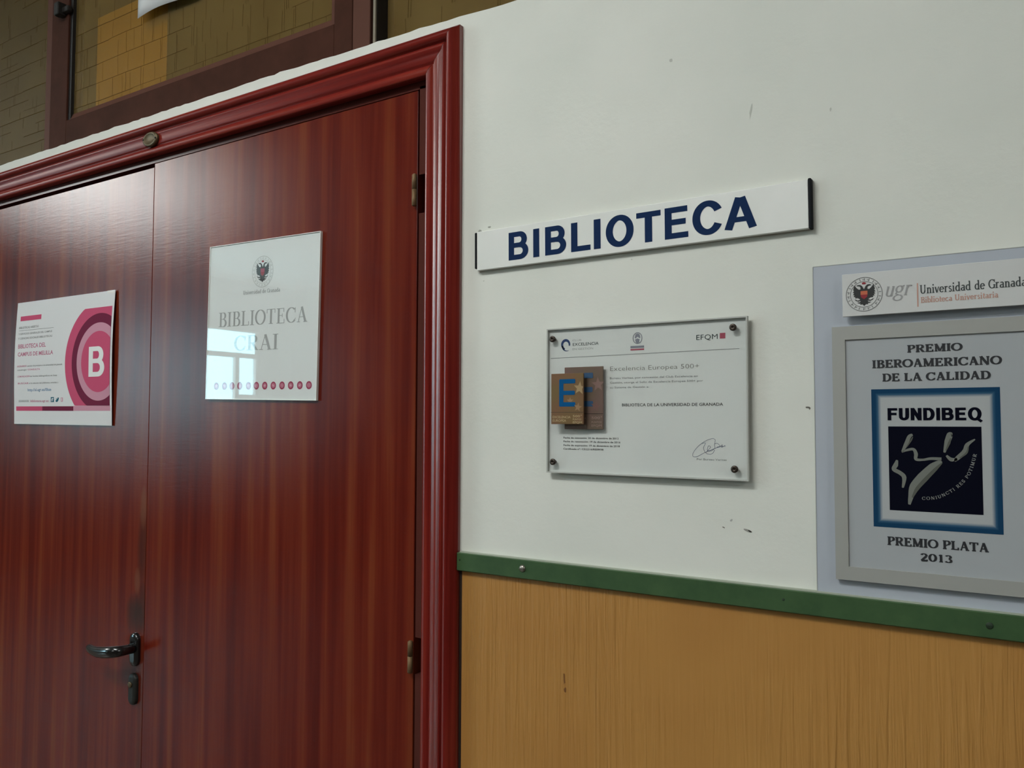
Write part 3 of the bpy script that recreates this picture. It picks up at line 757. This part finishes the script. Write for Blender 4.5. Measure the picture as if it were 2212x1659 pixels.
bend(print_text([('http://sl.ugr.es/0bae', -144.5, -37, -69.6, 7.0)], PR['blue'], 'lettering', p1, -.0005, .015))
bend(print_text([('biblioteca.ugr.es', -131.3, -49.4, -95.6, 5.6)], PR['lilac'], 'lettering', p1, -.0005, .015))
def icons(b):
    rect_mm(b, -39.5, -25.5, -96.2, -84.4, -.0005)
    b.poly([(x*MM, z*MM) for x, z in ((-18.5, -92), (-14, -91), (-17.5, -86), (-11, -89.5), (-9.5, -85.5), (-5.5, -86), (-3.5, -85.2), (-5.5, -91), (-9.5, -95.5), (-15, -96.2), (-18, -95))], -.0005)
flat('icon', PR['teal'], icons)
flat('icon', PR['rose'], lambda b: rect_mm(b, 4.5, 13, -95.4, -85.7, -.0005))
flat('icon_mark', PR['white'], lambda b: b.poly([(x*MM, z*MM) for x, z in ((-35, -95), (-32.4, -95), (-32.4, -92), (-29.5, -92), (-29.5, -90.2), (-32.4, -90.2), (-32.4, -88.8), (-28, -88.8), (-28, -86.8), (-35, -86.8), (-35, -90.2), (-36.5, -90.2), (-36.5, -92), (-35, -92))], -.0007))
flat('icon_mark', PR['white'], lambda b: rect_mm(b, 7.6, 10, -94, -87, -.0007))
def tape(mb): mb.rect(.180, .2095, .1425, .1492, -.0006)
flat('tape', mat('clear tape', (.85, .84, .80), .15, coat=1), tape)

# ------------------------------------------------------------------ acrylic library plate on the right leaf
p2 = empty('acrylic_plate', (-1.2480, .0005, 1.7172), 'white acrylic plate with crest reading BIBLIOTECA CRAI on the right door leaf', 'sign', tilt=-1.055)
mb = MB(); mb.box(-.1535, .1535, -.0030, 0, -.1495, .1495); mb.build('backing', m_edge_w, p2)
mb = MB(); mb.rect(-.1528, .1528, -.1488, .1488, -.0032); mb.build('sheet', m_paper2, p2, recalc=False)
mb = MB(); mb.rect(-.1535, .1535, -.1495, .1495, -.0050); mb.build('acrylic_face', m_acryl, p2, recalc=False)
mb = MB()
for q in ((-.1545, -.1535, -.1505, .1505), (.1535, .1545, -.1505, .1505), (-.1535, .1535, -.1505, -.1495), (-.1535, .1535, .1495, .1505)): mb.box(q[0], q[1], -.0050, 0, q[2], q[3])
mb.build('acrylic_edge', m_edge_w, p2)
crest(p2, .0016, .0900, .0292, -.0034, soft=True)
mb = MB(); word(mb, 'Universidad de Granada', -.0525, .0512, .0495, .0568, -.0034, k=.15, t=.085, s=.05, track=.03); mb.build('lettering', PR['grey2'], p2, recalc=False)
mb = MB(); word(mb, 'BIBLIOTECA', -.1228, .1245, -.0096, .0183, -.0034, k=.155, t=.04, s=.10, track=.04); mb.build('lettering', PR['soft'], p2, recalc=False)
mb = MB(); word(mb, 'CRAI', -.0745, .0507, -.0570, -.0285, -.0034, k=.155, t=.04, s=.10, track=.04); mb.build('lettering', PR['soft'], p2, recalc=False)
m_d = [PR['dred'], mat('print dot inner', (.48, .15, .22), .6), mat('print dot core', (.62, .34, .40), .6)]
for i, x in enumerate([-123.6, -99.2, -76.8, -54, -29, -6.7, 16.8, 40.2, 63.6, 86.7, 110.4, 133.7]):
    cz = -124.8+i*.14; mb = MB()
    mb.poly([(x*MM+.0073*math.cos(a*PI/14), cz*MM+.0073*math.sin(a*PI/14)) for a in range(28)], -.0034, 0)
    mb.poly([(x*MM+.0050*math.cos(a*PI/10), cz*MM+.0044*math.sin(a*PI/10)) for a in range(20)], -.0035, 1)
    mb.poly([(x*MM+.0026*math.cos(a*PI/5+i), cz*MM+.0020*math.sin(a*PI/5)) for a in range(10)], -.0036, 2)
    mb.build('pink_dot', m_d, p2, recalc=False)

# ------------------------------------------------------------------ BIBLIOTECA wall sign
sg = empty('wall_sign', (-.4985, 0, 1.7918), 'long white metal wall sign reading BIBLIOTECA in navy capitals, black end caps', 'sign', tilt=.489)
m_alu = mat('white sign enamel', (.76, .78, .745), .35); f = noise_chain(m_alu, (1, 1, 1), 14, 3); base(m_alu, ramp(m_alu, f, [(.3, (.74, .76, .72)), (.7, (.79, .80, .77))]))
m_alu2 = mat('grey aluminium channel', (.42, .41, .37), .45, .3)
mb = MB(); mb.box(-.2475, .2475, -.0085, -.0022, -.0300, .0300, .0006, 1); mb.build('face_strip', m_alu, sg)
mb = MB(); mb.box(-.2475, .2475, -.0022, 0, -.0305, .0303); mb.build('back_channel', m_alu2, sg)
for s_ in (-1, 1):
    mb = MB(); a, b = sorted((s_*.2475, s_*.2512)); mb.box(a, b, -.0093, 0, -.0308 if s_ > 0 else -.0268, .0312 if s_ > 0 else .0290, .0008, 1); mb.build('end_cap', mat('black end cap', (.010, .011, .014), .7, spec=.15), sg)
letters = [('B', -188.6, -153.8, -20.9, 20.9), ('I', -145.2, -134.8, -21, 20.9), ('B', -124.8, -89.6, -20.8, 20.9), ('L', -81.5, -50.2, -20.8, 20.9), ('I', -45.0, -34.3, -21, 21), ('O', -26.2, 16.2, -22.3, 22.2), ('T', 20.2, 55.8, -21, 20.6), ('E', 61.5, 94.4, -20.9, 21.2), ('C', 100.2, 139.8, -22, 23), ('A', 143.0, 184.7, -20.4, 21.8)]
mb = MB()
for ch, x0, x1, z0, z1 in letters:
    k = .205
    S, w = sans(ch, k, .18)
    tmp = MB(); put_glyph(tmp, S, 0, 0, 0, 1, 1)
    xv = [v.co.x for v in tmp.bm.verts]; zv = [v.co.z for v in tmp.bm.verts]
    a, b, c_, d = min(xv), max(xv), min(zv), max(zv); tmp.bm.free()
    sx = (x1-x0)*MM/(b-a); sz = (z1-z0)*MM/(d-c_)
    put_glyph(mb, S, -.0087, x0*MM-a*sx, z0*MM-c_*sz, sx, sz)
mb.build('lettering', PR['navy'], sg, recalc=False)

# ------------------------------------------------------------------ certificate under acrylic
ct = empty('certificate', (-.4729, 0, 1.5589), 'framed certificate under clear acrylic held by four corner screws, with gold and bronze E cards', 'certificate')
mb = MB(); mb.box(-.1445, .1445, -.0062, -.0056, -.1015, .1015); mb.build('sheet', m_cert, ct)
mb = MB(); mb.rect(-.1445, .1445, -.1015, .1015, -.0105); mb.build('acrylic_face', m_acryl, ct, recalc=False)
mb = MB()
for q in ((-.1465, -.1445, -.1033, .1033), (.1445, .1465, -.1033, .1033), (-.1445, .1445, -.1033, -.1015), (-.1445, .1445, .1015, .1033)): mb.box(q[0], q[1], -.0105, -.0055, q[2], q[3])
mb.build('acrylic_edge', m_edge, ct)
for x, z in ((-135.2, 88.1), (129.0, 89.6), (-134.4, -87.6), (129.6, -88.8)):
    mb = MB(); mb.lathe([(.0026, .0105), (.0026, -.0005), (.0044, -.0006), (.0046, -.0032), (.0036, -.0040), (.0014, -.0042), (.001, -.0026)], (x*MM, -.0105, z*MM), n=18); mb.build('screw', m_dkscrew, ct)
yt = -.0064
def cp(name, m, fn):
    mb = MB(); fn(mb); return mb.build(name, m, ct, recalc=False)
cp('rule', PR['grey'], lambda b: b.poly([(-.1417, .0606), (.1349, .0627), (.1349, .0634), (-.1417, .0613)], yt))
def swirl(b):
    p = arcp(-116.9, 79.6, 6.0, 6.3, -15, 255, 30); w = [2.2+1.6*math.sin(PI*i/30) for i in range(31)]
    ribbon(b, [(x*MM, z*MM) for x, z in p], [q*MM for q in w], yt)
    p = arcp(-114.9, 77.2, 7.4, 6.6, 170, 292, 16); ribbon(b, [(x*MM, z*MM) for x, z in p], [(2.8-2.3*i/16)*MM for i in range(17)], yt)
cp('logo_swirl', PR['dkblue'], swirl)
print_text([('CLUB', -106.2, -91.6, 83.9, 2.6), ('EN GESTIÓN', -105.8, -72.9, 71.3, 2.9)], PR['soft'], 'lettering', ct, yt, .0)
print_text([('EXCELENCIA', -105.4, -64.4, 77.4, 4.2)], PR['green2'], 'lettering', ct, yt, .0)
print_text([('EFQM', 78.2, 106.7, 76.6, 6.9)], PR['green2'], 'lettering', ct, yt, -.004)
cp('red_square', PR['pinkred'], lambda b: b.rect(.1096, .1169, .0768, .0840, yt))
def medallion(b):
    ribbon(b, [(p[0]*MM, p[1]*MM) for p in arcp(-5.2, 83.4, 6.6, 7.4, 0, 360, 28)], .0011, yt)
    b.poly([(x*MM, z*MM) for x, z in ((-9.5, 84), (-8, 88.5), (-5.2, 89.6), (-2.2, 88.5), (-1, 84), (-2.4, 83), (-5, 85.4), (-8, 83))], yt)
    b.poly([(x*MM, z*MM) for x, z in ((-8.8, 81.6), (-5.2, 83), (-1.8, 81.6), (-2.8, 77.6), (-5.2, 76), (-7.6, 77.6))], yt)
    b.rect(-.0157, .0045, .0700, .0730, yt)
cp('medallion', mat('print slate', (.20, .21, .25), .6), medallion)
cp('medallion_bar', PR['pinkred'], lambda b: b.rect(-.0157, .0045, .0669, .0690, yt))
print_text([('Excelencia Europea 500+', -46.4, 81.7, 39.9, 6.4)], PR['ref'], 'lettering', ct, yt, -.012)
print_text([('Bureau Veritas, por concesión del Club Excelencia en', -46.8, 79.8, 28.6, 2.7), ('Gestión, otorga el Sello de Excelencia Europea 500+ por', -46.8, 87.0, 22.4, 2.7), ('su Sistema de Gestión a:', -46.8, 11.4, 15.8, 2.7)], PR['grey'], 'lettering', ct, yt, .006)
print_text([('BIBLIOTECA DE LA UNIVERSIDAD DE GRANADA', -28.5, 113.3, -9.0, 4.0)], PR['ink'], 'lettering', ct, yt, .008)
print_text([('Fecha de concesión: 20 de diciembre de 2012', -120.4, -33.6, -54.2, 2.5), ('Fecha de renovación: 19 de diciembre de 2016', -120.4, -31.1, -59.4, 2.5), ('Fecha de expiración: 19 de diciembre de 2018', -120.4, -32.0, -64.8, 2.5), ('Certificado nº: CEG216/RE09/38', -120.8, -57, -69.9, 2.5)], mat('print dark', (.06, .06, .06), .6), 'lettering', ct, yt, .016)
print_text([('Por Bureau Veritas', 77.8, 117.2, -78.9, 2.5)], PR['grey'], 'lettering', ct, yt, .006)
def cr(points, n=6):
    out = []; P = [points[0]]+points+[points[-1]]
    for i in range(1, len(P)-2):
        for k in range(n):
            t = k/n; a, b, c_, d = (Vector(P[j]) for j in (i-1, i, i+1, i+2))
            out.append(tuple(.5*((2*b)+(-a+c_)*t+(2*a-5*b+4*c_-d)*t*t+(-a+3*b-3*c_+d)*t*t*t)))
    out.append(points[-1]); return out
def sig(b):
    for pts in ([(102.8, -52.5), (99, -51.0), (90, -54), (80, -61), (73.5, -69), (72.6, -74.2), (78, -74.6), (88, -69.5), (98, -65.2), (108, -61.5), (116.2, -60.2)],
                [(85, -57.6), (89.5, -57.0), (87.0, -63), (89.6, -69), (93, -66), (96.4, -62), (93.5, -60.5), (92.2, -66.5), (97, -66.8), (102, -63.0), (101.5, -58.2), (105.7, -57.2), (108.5, -60.5), (104.5, -61.8)],
                [(90, -70.2), (95.5, -71.2), (99.5, -69.4), (101.6, -65.4)], [(109, -60.8), (112, -58.8), (111, -62), (115.5, -59.4)], [(102.8, -52.5), (101.8, -57.8)]):
        ribbon(b, [(x*MM, z*MM) for x, z in cr(pts)], .00048, yt)
cp('signature', mat('signature ink', (.09, .11, .19), .6), sig)
# cards
def card(y0, y1, corners, cm, em, specs, name):
    x0, x1, z0, z1 = corners
    mb = MB(); mb.box(x0*MM, x1*MM, y1, y0, z0*MM, z1*MM, .0004, 1); c = mb.build(name, [cm], ct)
    for nm, m, fn in specs:
        q = MB(); fn(q); q.build(nm, m, c, recalc=False)
    return c
def star_pts(cx, cz, r, rot=90, k=.42):
    return [((cx+(r if i % 2 == 0 else r*k)*math.cos(math.radians(rot+i*36)))*MM, (cz+(r if i % 2 == 0 else r*k)*math.sin(math.radians(rot+i*36)))*MM) for i in range(10)]
def bigE(b, x, z, w, h, k, y):
    # rounded E
    def bar(x0, x1, z0, z1, r=1.6):
        pts = []
        for cx_, cz_, a0 in ((x1-r, z1-r, 0), (x0+r, z1-r, 90), (x0+r, z0+r, 180), (x1-r, z0+r, 270)):
            for i in range(5): a = math.radians(a0+i*22.5); pts.append(((cx_+r*math.cos(a))*MM, (cz_+r*math.sin(a))*MM))
        yy[0] -= .00003; b.poly(pts, yy[0])
    yy = [y]
    bar(x, x+k*1.12, z, z+h); bar(x, x+w, z, z+k); bar(x, x+w, z+h-k, z+h); bar(x, x+w-.8, z+(h-k*.95)/2, z+(h+k*.95)/2)
m_gold = mat('gold card', (.20, .115, .045), .42, .25); f = noise_chain(m_gold, (1, 1, 1), 35, 2); base(m_gold, ramp(m_gold, f, [(.35, (.205, .105, .052)), (.65, (.185, .120, .045))]))
m_bronze = mat('bronze card', (.115, .07, .052), .42, .2); f = noise_chain(m_bronze, (1, 1, 1), 30, 2); base(m_bronze, ramp(m_bronze, f, [(.35, (.17, .10, .085)), (.65, (.145, .105, .07))]))
ox2, oz2 = -84.5, 3.1
yb = -.0125
card(-.0105, yb, (-115.5, -54.3, -40.8, 46.6), m_bronze, None, [
    ('letter', mat('print slate blue', (.022, .075, .16), .5), lambda b: bigE(b, -110, -12+3, 40.3, 47, 7.6, yb-.0002)),
    ('star', mat('print rose star', (.22, .13, .11), .5), lambda b: b.poly(star_pts(ox2+22.5, oz2+18.4, 10.5, 92), yb-.0003)),
    ('star', mat('print rose star dim', (.175, .09, .075), .5), lambda b: b.poly(star_pts(ox2+19, oz2-12, 8, 80), yb-.0003)),
    ('rule', PR['ink'], lambda b: b.rect(-.1155, -.0543, -.0194, -.0188, yb-.0002))], 'bronze_card')
crd = [o for o in ct.children if o.name.startswith('bronze_card')][-1]
print_text([('EXCELENCIA', -112, -80, -27, 3.2), ('500⁺', ox2+12.3, ox2+29.1, oz2-29.5, 3.6), ('PUNTOS', ox2+12.3, ox2+28, oz2-35.2, 2.8), ('EFQM', ox2+12.3, ox2+28, oz2-40.2, 3.2)], mat('print rose text', (.30, .20, .17), .5), 'lettering', crd, yb-.0002, .008)
yg = -.0215
ox1, oz1 = -106.5, 1.9
c1 = card(-.0190, yg, (ox1-25.6, ox1+26.4, oz1-35.6, oz1+35.6), m_gold, None, [
    ('letter', mat('print bright blue', (.002, .085, .235), .5, spec=.1), lambda b: bigE(b, ox1-12.3, oz1-11, 26, 38.6, 6.2, yg-.0002)),
    ('star', mat('print gold star', (.36, .25, .12), .5), lambda b: b.poly([(min(x, (ox1+26.3)*MM), z) for x, z in star_pts(ox1+20.5, oz1+14.6, 9.8, 84)], yg-.0003)),
    ('star', mat('print pale star', (.30, .18, .09), .5), lambda b: (b.poly(star_pts(ox1+17.8, oz1-12, 6.6, 80), yg-.0003), b.poly([(p[0], max(p[1], (oz1-4.4)*MM)) for p in star_pts(ox1+5.2, oz1-3, 5.6, 90)], yg-.0001))),
    ('rule', mat('print dark line', (.05, .035, .02), .5), lambda b: b.rect((ox1-25.6)*MM, (ox1+26.4)*MM, (oz1-19.2)*MM, (oz1-18.6)*MM, yg-.0002))], 'gold_card')
print_text([('EXCELENCIA', ox1-22.8, ox1+6.1, oz1-27.3, 3.4), ('EUROPEA', ox1-22.8, ox1-1, oz1-32.2, 3.3), ('500⁺', ox1+9.7, ox1+24.3, oz1-25.9, 3.2), ('PUNTOS', ox1+9.7, ox1+23, oz1-30.1, 2.7), ('EFQM', ox1+9.7, ox1+24.3, oz1-34.4, 3.0)], mat('print gold text', (.50, .38, .20), .5), 'lettering', c1, yg-.0002, .006)
mb = MB(); mb.box((ox1-14)*MM, (ox1+16)*MM, -.0190, -.0105, (oz1-20)*MM, (oz1+20)*MM); mb.build('card_spacer', m_edge, ct)

# ------------------------------------------------------------------ display board with header plaque and award
bd = empty('display_board', (-.1220, 0, 1.5220), 'pale bluish acrylic backing board on the wall at the right, above the green rail', 'board', tilt=.1)
m_board = mat('bluish white acrylic', (.425, .46, .515), .4, coat=.5, coat_rough=.08)
mb = MB(); mb.box(-.1255, .1255, -.0030, 0, -.1945, .1950, .0004, 1); mb.build('board', m_board, bd)
mb = MB(); mb.box(-.1263, -.1255, -.0032, 0, -.1945, .1950); mb.box(-.1255, .1255, -.0032, 0, .1950, .1958); mb.build('board_edge', m_edge, bd)
hd = empty('header_plaque', (-.1209, -.0030, 1.6782), 'white acrylic header plaque with crest reading Universidad de Granada, above the framed award', 'sign', tilt=.279)
mb = MB(); mb.box(-.0914, .1010, -.0110, -.0080, -.0249, .0249, .0004, 1); mb.build('plaque', mat('white acrylic plaque', (.60, .61, .60), .4, coat=.6, coat_rough=.08), hd)
for x in (-.07, .085): mb = MB(); mb.lathe([(.005, 0), (.005, -.0085)], (x, 0, 0), n=14); mb.build('spacer', m_steel, hd)
yh = -.0112
crest(hd, -.0674, -.0002, .0196, yh)
mb = MB(); [word(mb, tx, xa, xb, -.0048, .0050, yh, k=.17, t=.08, s=.06, track=.03) for tx, xa, xb in (('Universidad', -.0091, .0415), ('de', .0448, .0546), ('Granada', .0579, .0928))]; mb.build('lettering', mat('print charcoal', (.035, .045, .045), .6), hd, recalc=False)
mb = MB(); word(mb, 'Biblioteca Universitaria'.replace('m', 'n'), -.0083, .0668, -.0150, -.0085, yh, k=.17, t=.09, s=.06, track=.03)
mb.rect(-.0118, -.0105, -.0190, .0076, yh); mb.build('lettering', mat('print salmon', (.50, .27, .21), .6), hd, recalc=False)
mb = MB(); word(mb, 'ugr', -.0465, -.0185, -.0050, .0125, yh, k=.13, t=.05, s=.03, track=-.02, skew=.28); mb.build('lettering', mat('print pale grey', (.30, .30, .30), .6), hd, recalc=False)
aw = empty('award_plaque', (-.1190, -.0030, 1.4945), 'silver-framed award plaque reading PREMIO IBEROAMERICANO DE LA CALIDAD with blue square logo', 'award', tilt=.2)
m_silver = mat('brushed silver frame', (.35, .355, .33), .5, .1)
def frame(mb, ox, oz, ix, iz, y0, y1):
    mb.box(-ox, -ix, y1, y0, -oz, oz); mb.box(ix, ox, y1, y0, -oz, oz); mb.box(-ix, ix, y1, y0, -oz, -iz); mb.box(-ix, ix, y1, y0, iz, oz)
mb = MB(); frame(mb, .1060, .1478, .0915, .1320, 0, -.0070); mb.build('frame', m_silver, aw)
m_aws = mat('award sheet', (.385, .41, .425), .4, coat=.5, coat_rough=.08)
mb = MB(); mb.box(-.0920, .0920, -.0050, -.001, -.1325, .1325); mb.build('sheet', m_aws, aw)
ya = -.0052; dx = -3.4    # measured sheet centre to plaque centre
m_glow = mat('print blue border', (.01, .08, .2), .8, spec=.1)
tc = N(m_glow, 'ShaderNodeTexCoord'); sp = N(m_glow, 'ShaderNodeSeparateXYZ'); L(m_glow, tc.outputs['Object'], sp.inputs[0])
ax = math_n(m_glow, 'SUBTRACT', .0643, math_n(m_glow, 'ABSOLUTE', math_n(m_glow, 'SUBTRACT', sp.outputs[0], (.0037+dx*MM))))
az = math_n(m_glow, 'SUBTRACT', .0786, math_n(m_glow, 'ABSOLUTE', math_n(m_glow, 'SUBTRACT', sp.outputs[2], -.0054)))
dd = math_n(m_glow, 'MULTIPLY', math_n(m_glow, 'MINIMUM', ax, az), 60.)
base(m_glow, ramp(m_glow, dd, [(.0, (.007, .045, .105)), (.26, (.007, .045, .105)), (.40, (.035, .10, .17)), (.62, (.41, .43, .435))]))
mb = MB(); mb.rect((-60.6+dx)*MM, (68+dx)*MM, -.0840, .0732, ya); mb.build('blue_border', m_glow, aw, recalc=False)
mb = MB(); mb.rect((-43.2+dx)*MM, (49.8+dx)*MM, -.0643, .0306, ya-.0001); mb.build('logo_square', PR['gnavy'], aw, recalc=False)
mb = MB(); word(mb, 'FUNDIBEQ', (-43.6+dx)*MM, (50.6+dx)*MM, .0375, .0514, ya-.0002, 'sans', k=.25, t=.20, track=.10); mb.build('lettering', PR['gnavy'], aw, recalc=False)
figA, figB = 1, 2
def fg(k_, pts, ws):
    b = MB()
    p = cr([(x+dx, z) for x, z in pts], 5); n = len(p)
    wl = []
    for i in range(n):
        t = i/(n-1)*(len(ws)-1); a = int(min(t, len(ws)-2)); wl.append((ws[a]+(ws[a+1]-ws[a])*(t-a))*MM)
    ribbon(b, [(x*MM, z*MM) for x, z in p], wl, ya-.0001-.0001*k_)
    b.build('figure_stroke' if k_ == 1 else 'figure_shade', PR['figure'] if k_ == 1 else PR['figure2'], aw, recalc=False)
fg(figA, [(-18, 21.5), (-21.5, 19), (-25.2, 10), (-29, 2.2)], [2.2, 4, 4.2, 2])
fg(figA, [(-29.5, 1.5), (-24, 4), (-17.5, 5), (-15, 0), (-15, -6), (-8, -6.5), (0, -5), (10.5, -5.2)], [1.2, 2.6, 3.0, 4, 3.2, 2.4, 3, 3.5])
fg(figA, [(21.8, 21.8), (19.5, 21.5), (16.8, 14), (13.5, 2)], [1.8, 6.4, 6.0, 2.0])
fg(figA, [(43.5, 17), (36, 11), (33.5, 3.5), (26, -4), (23.5, -7.5)], [1.2, 4, 5.4, 4.4, 1.4])
fg(figA, [(26, -5), (20, -5.5), (15.5, -1.2)], [2.4, 4.2, 2])
fg(figA, [(10.5, -7.5), (2, -14), (-9, -26), (-17.5, -37), (-21, -48), (-22.8, -57)], [3, 8.5, 10.5, 9.5, 5.5, 2.4])
fg(figA, [(-34.5, -7.5), (-36, -13), (-38, -18), (-31.5, -22), (-27.5, -27), (-29.2, -38.5)], [2, 5, 4.4, 4.4, 4.6, 2])
fg(figB, [(11, -9.5), (4.5, -16.5), (-6, -28.5), (-14.5, -39), (-19.5, -49)], [1, 3.4, 4.2, 3.8, 1.6])
fg(figB, [(-17.8, 19), (-20, 14.5), (-24.3, 7.5)], [.8, 1.8, .8]); fg(figB, [(20.2, 18), (18.4, 12.5), (15, 4)], [1, 2.6, 1]); fg(figB, [(37, 9), (35, 2), (28.5, -3.6)], [1, 2, 1])
# motto on an arc
mb = MB(); pc = cr([(-9.7+dx, -51.2), (5+dx, -49.4), (16.7+dx, -43.5), (27.4+dx, -35.4), (36.1+dx, -25.0), (41+dx, -14.2), (45.1+dx, 1.6)], 20)
text = 'CONIUNCTI RES POTIMUR'; cum = [0]
for a, b in zip(pc, pc[1:]): cum.append(cum[-1]+math.dist(a, b))
adv = [serif(c_, .14, .07, .06)[1]+.22 for c_ in text]; tot = sum(adv); pos = 0
for c_, w_ in zip(text, adv):
    S, w = serif(c_, .14, .07, .06); t = pos/tot*cum[-1]
    i = max(j for j in range(len(cum)-1) if cum[j] <= t+1e-9); u = (t-cum[i])/max(1e-9, cum[i+1]-cum[i]); a, b = pc[i], pc[i+1]
    put_glyph(mb, S, ya-.0002, (a[0]+(b[0]-a[0])*u)*MM, (a[1]+(b[1]-a[1])*u)*MM, cum[-1]/tot*MM, 3.4*MM, rot=math.atan2(b[1]-a[1], b[0]-a[0])); pos += w_
mb.build('motto', mat('print motto', (.30, .31, .29), .6), aw, recalc=False)
K = dict(k=.235, t=.115, s=.055, track=.03)
for tx, xa, xb, za, zb in (('PREMIO', -22, 33.3, .1141, .1226), ('IBEROAMERICANO', -59.2, 70.3, .0976, .1068), ('DE LA CALIDAD', -48.6, 59.6, .0820, .0910), ('PREMIO PLATA', -46.6, 53.7, -.1038, -.0942), ('2013', -13, 19.3, -.1186, -.1102)):
    mb = MB(); word(mb, tx, (xa+dx)*MM, (xb+dx)*MM, za, zb, ya-.0001, **K); mb.build('lettering', mat('print near black', (.012, .014, .018), .6), aw, recalc=False)

# ------------------------------------------------------------------ ceiling lamps (they light the hall)
m_fix = mat('lamp housing', (.72, .72, .70), .5)
def lamp(x, y, label, f=1.):
    e = empty('ceiling_lamp', (x, y, ZT), label, 'lamp')
    mb = MB(); mb.box(-.62, .62, -.05, .05, -.285, -.245, .004, 1); mb.build('housing', m_fix, e)
    for sx_ in (-.45, .45): mb = MB(); mb.lathe([(.006, -.25), (.006, 0)], (sx_, 0, 0), axis='z', n=10); mb.build('hanging_rod', m_fix, e)
    for d, en, nm in ((0, LAMP_W, 'down_light'), (PI, UP_FILL_W, 'up_fill_light')):  # the upward one is added to bounce fill light off the ceiling
        ld = bpy.data.lights.new(nm, 'AREA'); ld.shape = 'RECTANGLE'; ld.size = 1.2; ld.size_y = .18; ld.energy = en*f; ld.color = LAMP_COL
        lo = bpy.data.objects.new(nm, ld); col.objects.link(lo); lo.parent = e; lo.location = (0, 0, -.292 if d == 0 else -.238); lo.rotation_euler = (d, 0, 0)
    return e
lamp(-1.15, -1.6, 'white hanging fluorescent lamp nearest the double door')
lamp(-5.35, -2.15, 'white hanging fluorescent lamp at the far left of the front row', 3.0)
lamp(2.6, -2.1, 'added fill lamp in white hanging housing, right end of the front row')  # unseen lamp, added as fill from the right
lamp(-1.25, -5.0, 'added fill lamp in white hanging housing, back row behind the door lamp')  # unseen lamp, added to soften the shadows on the front wall
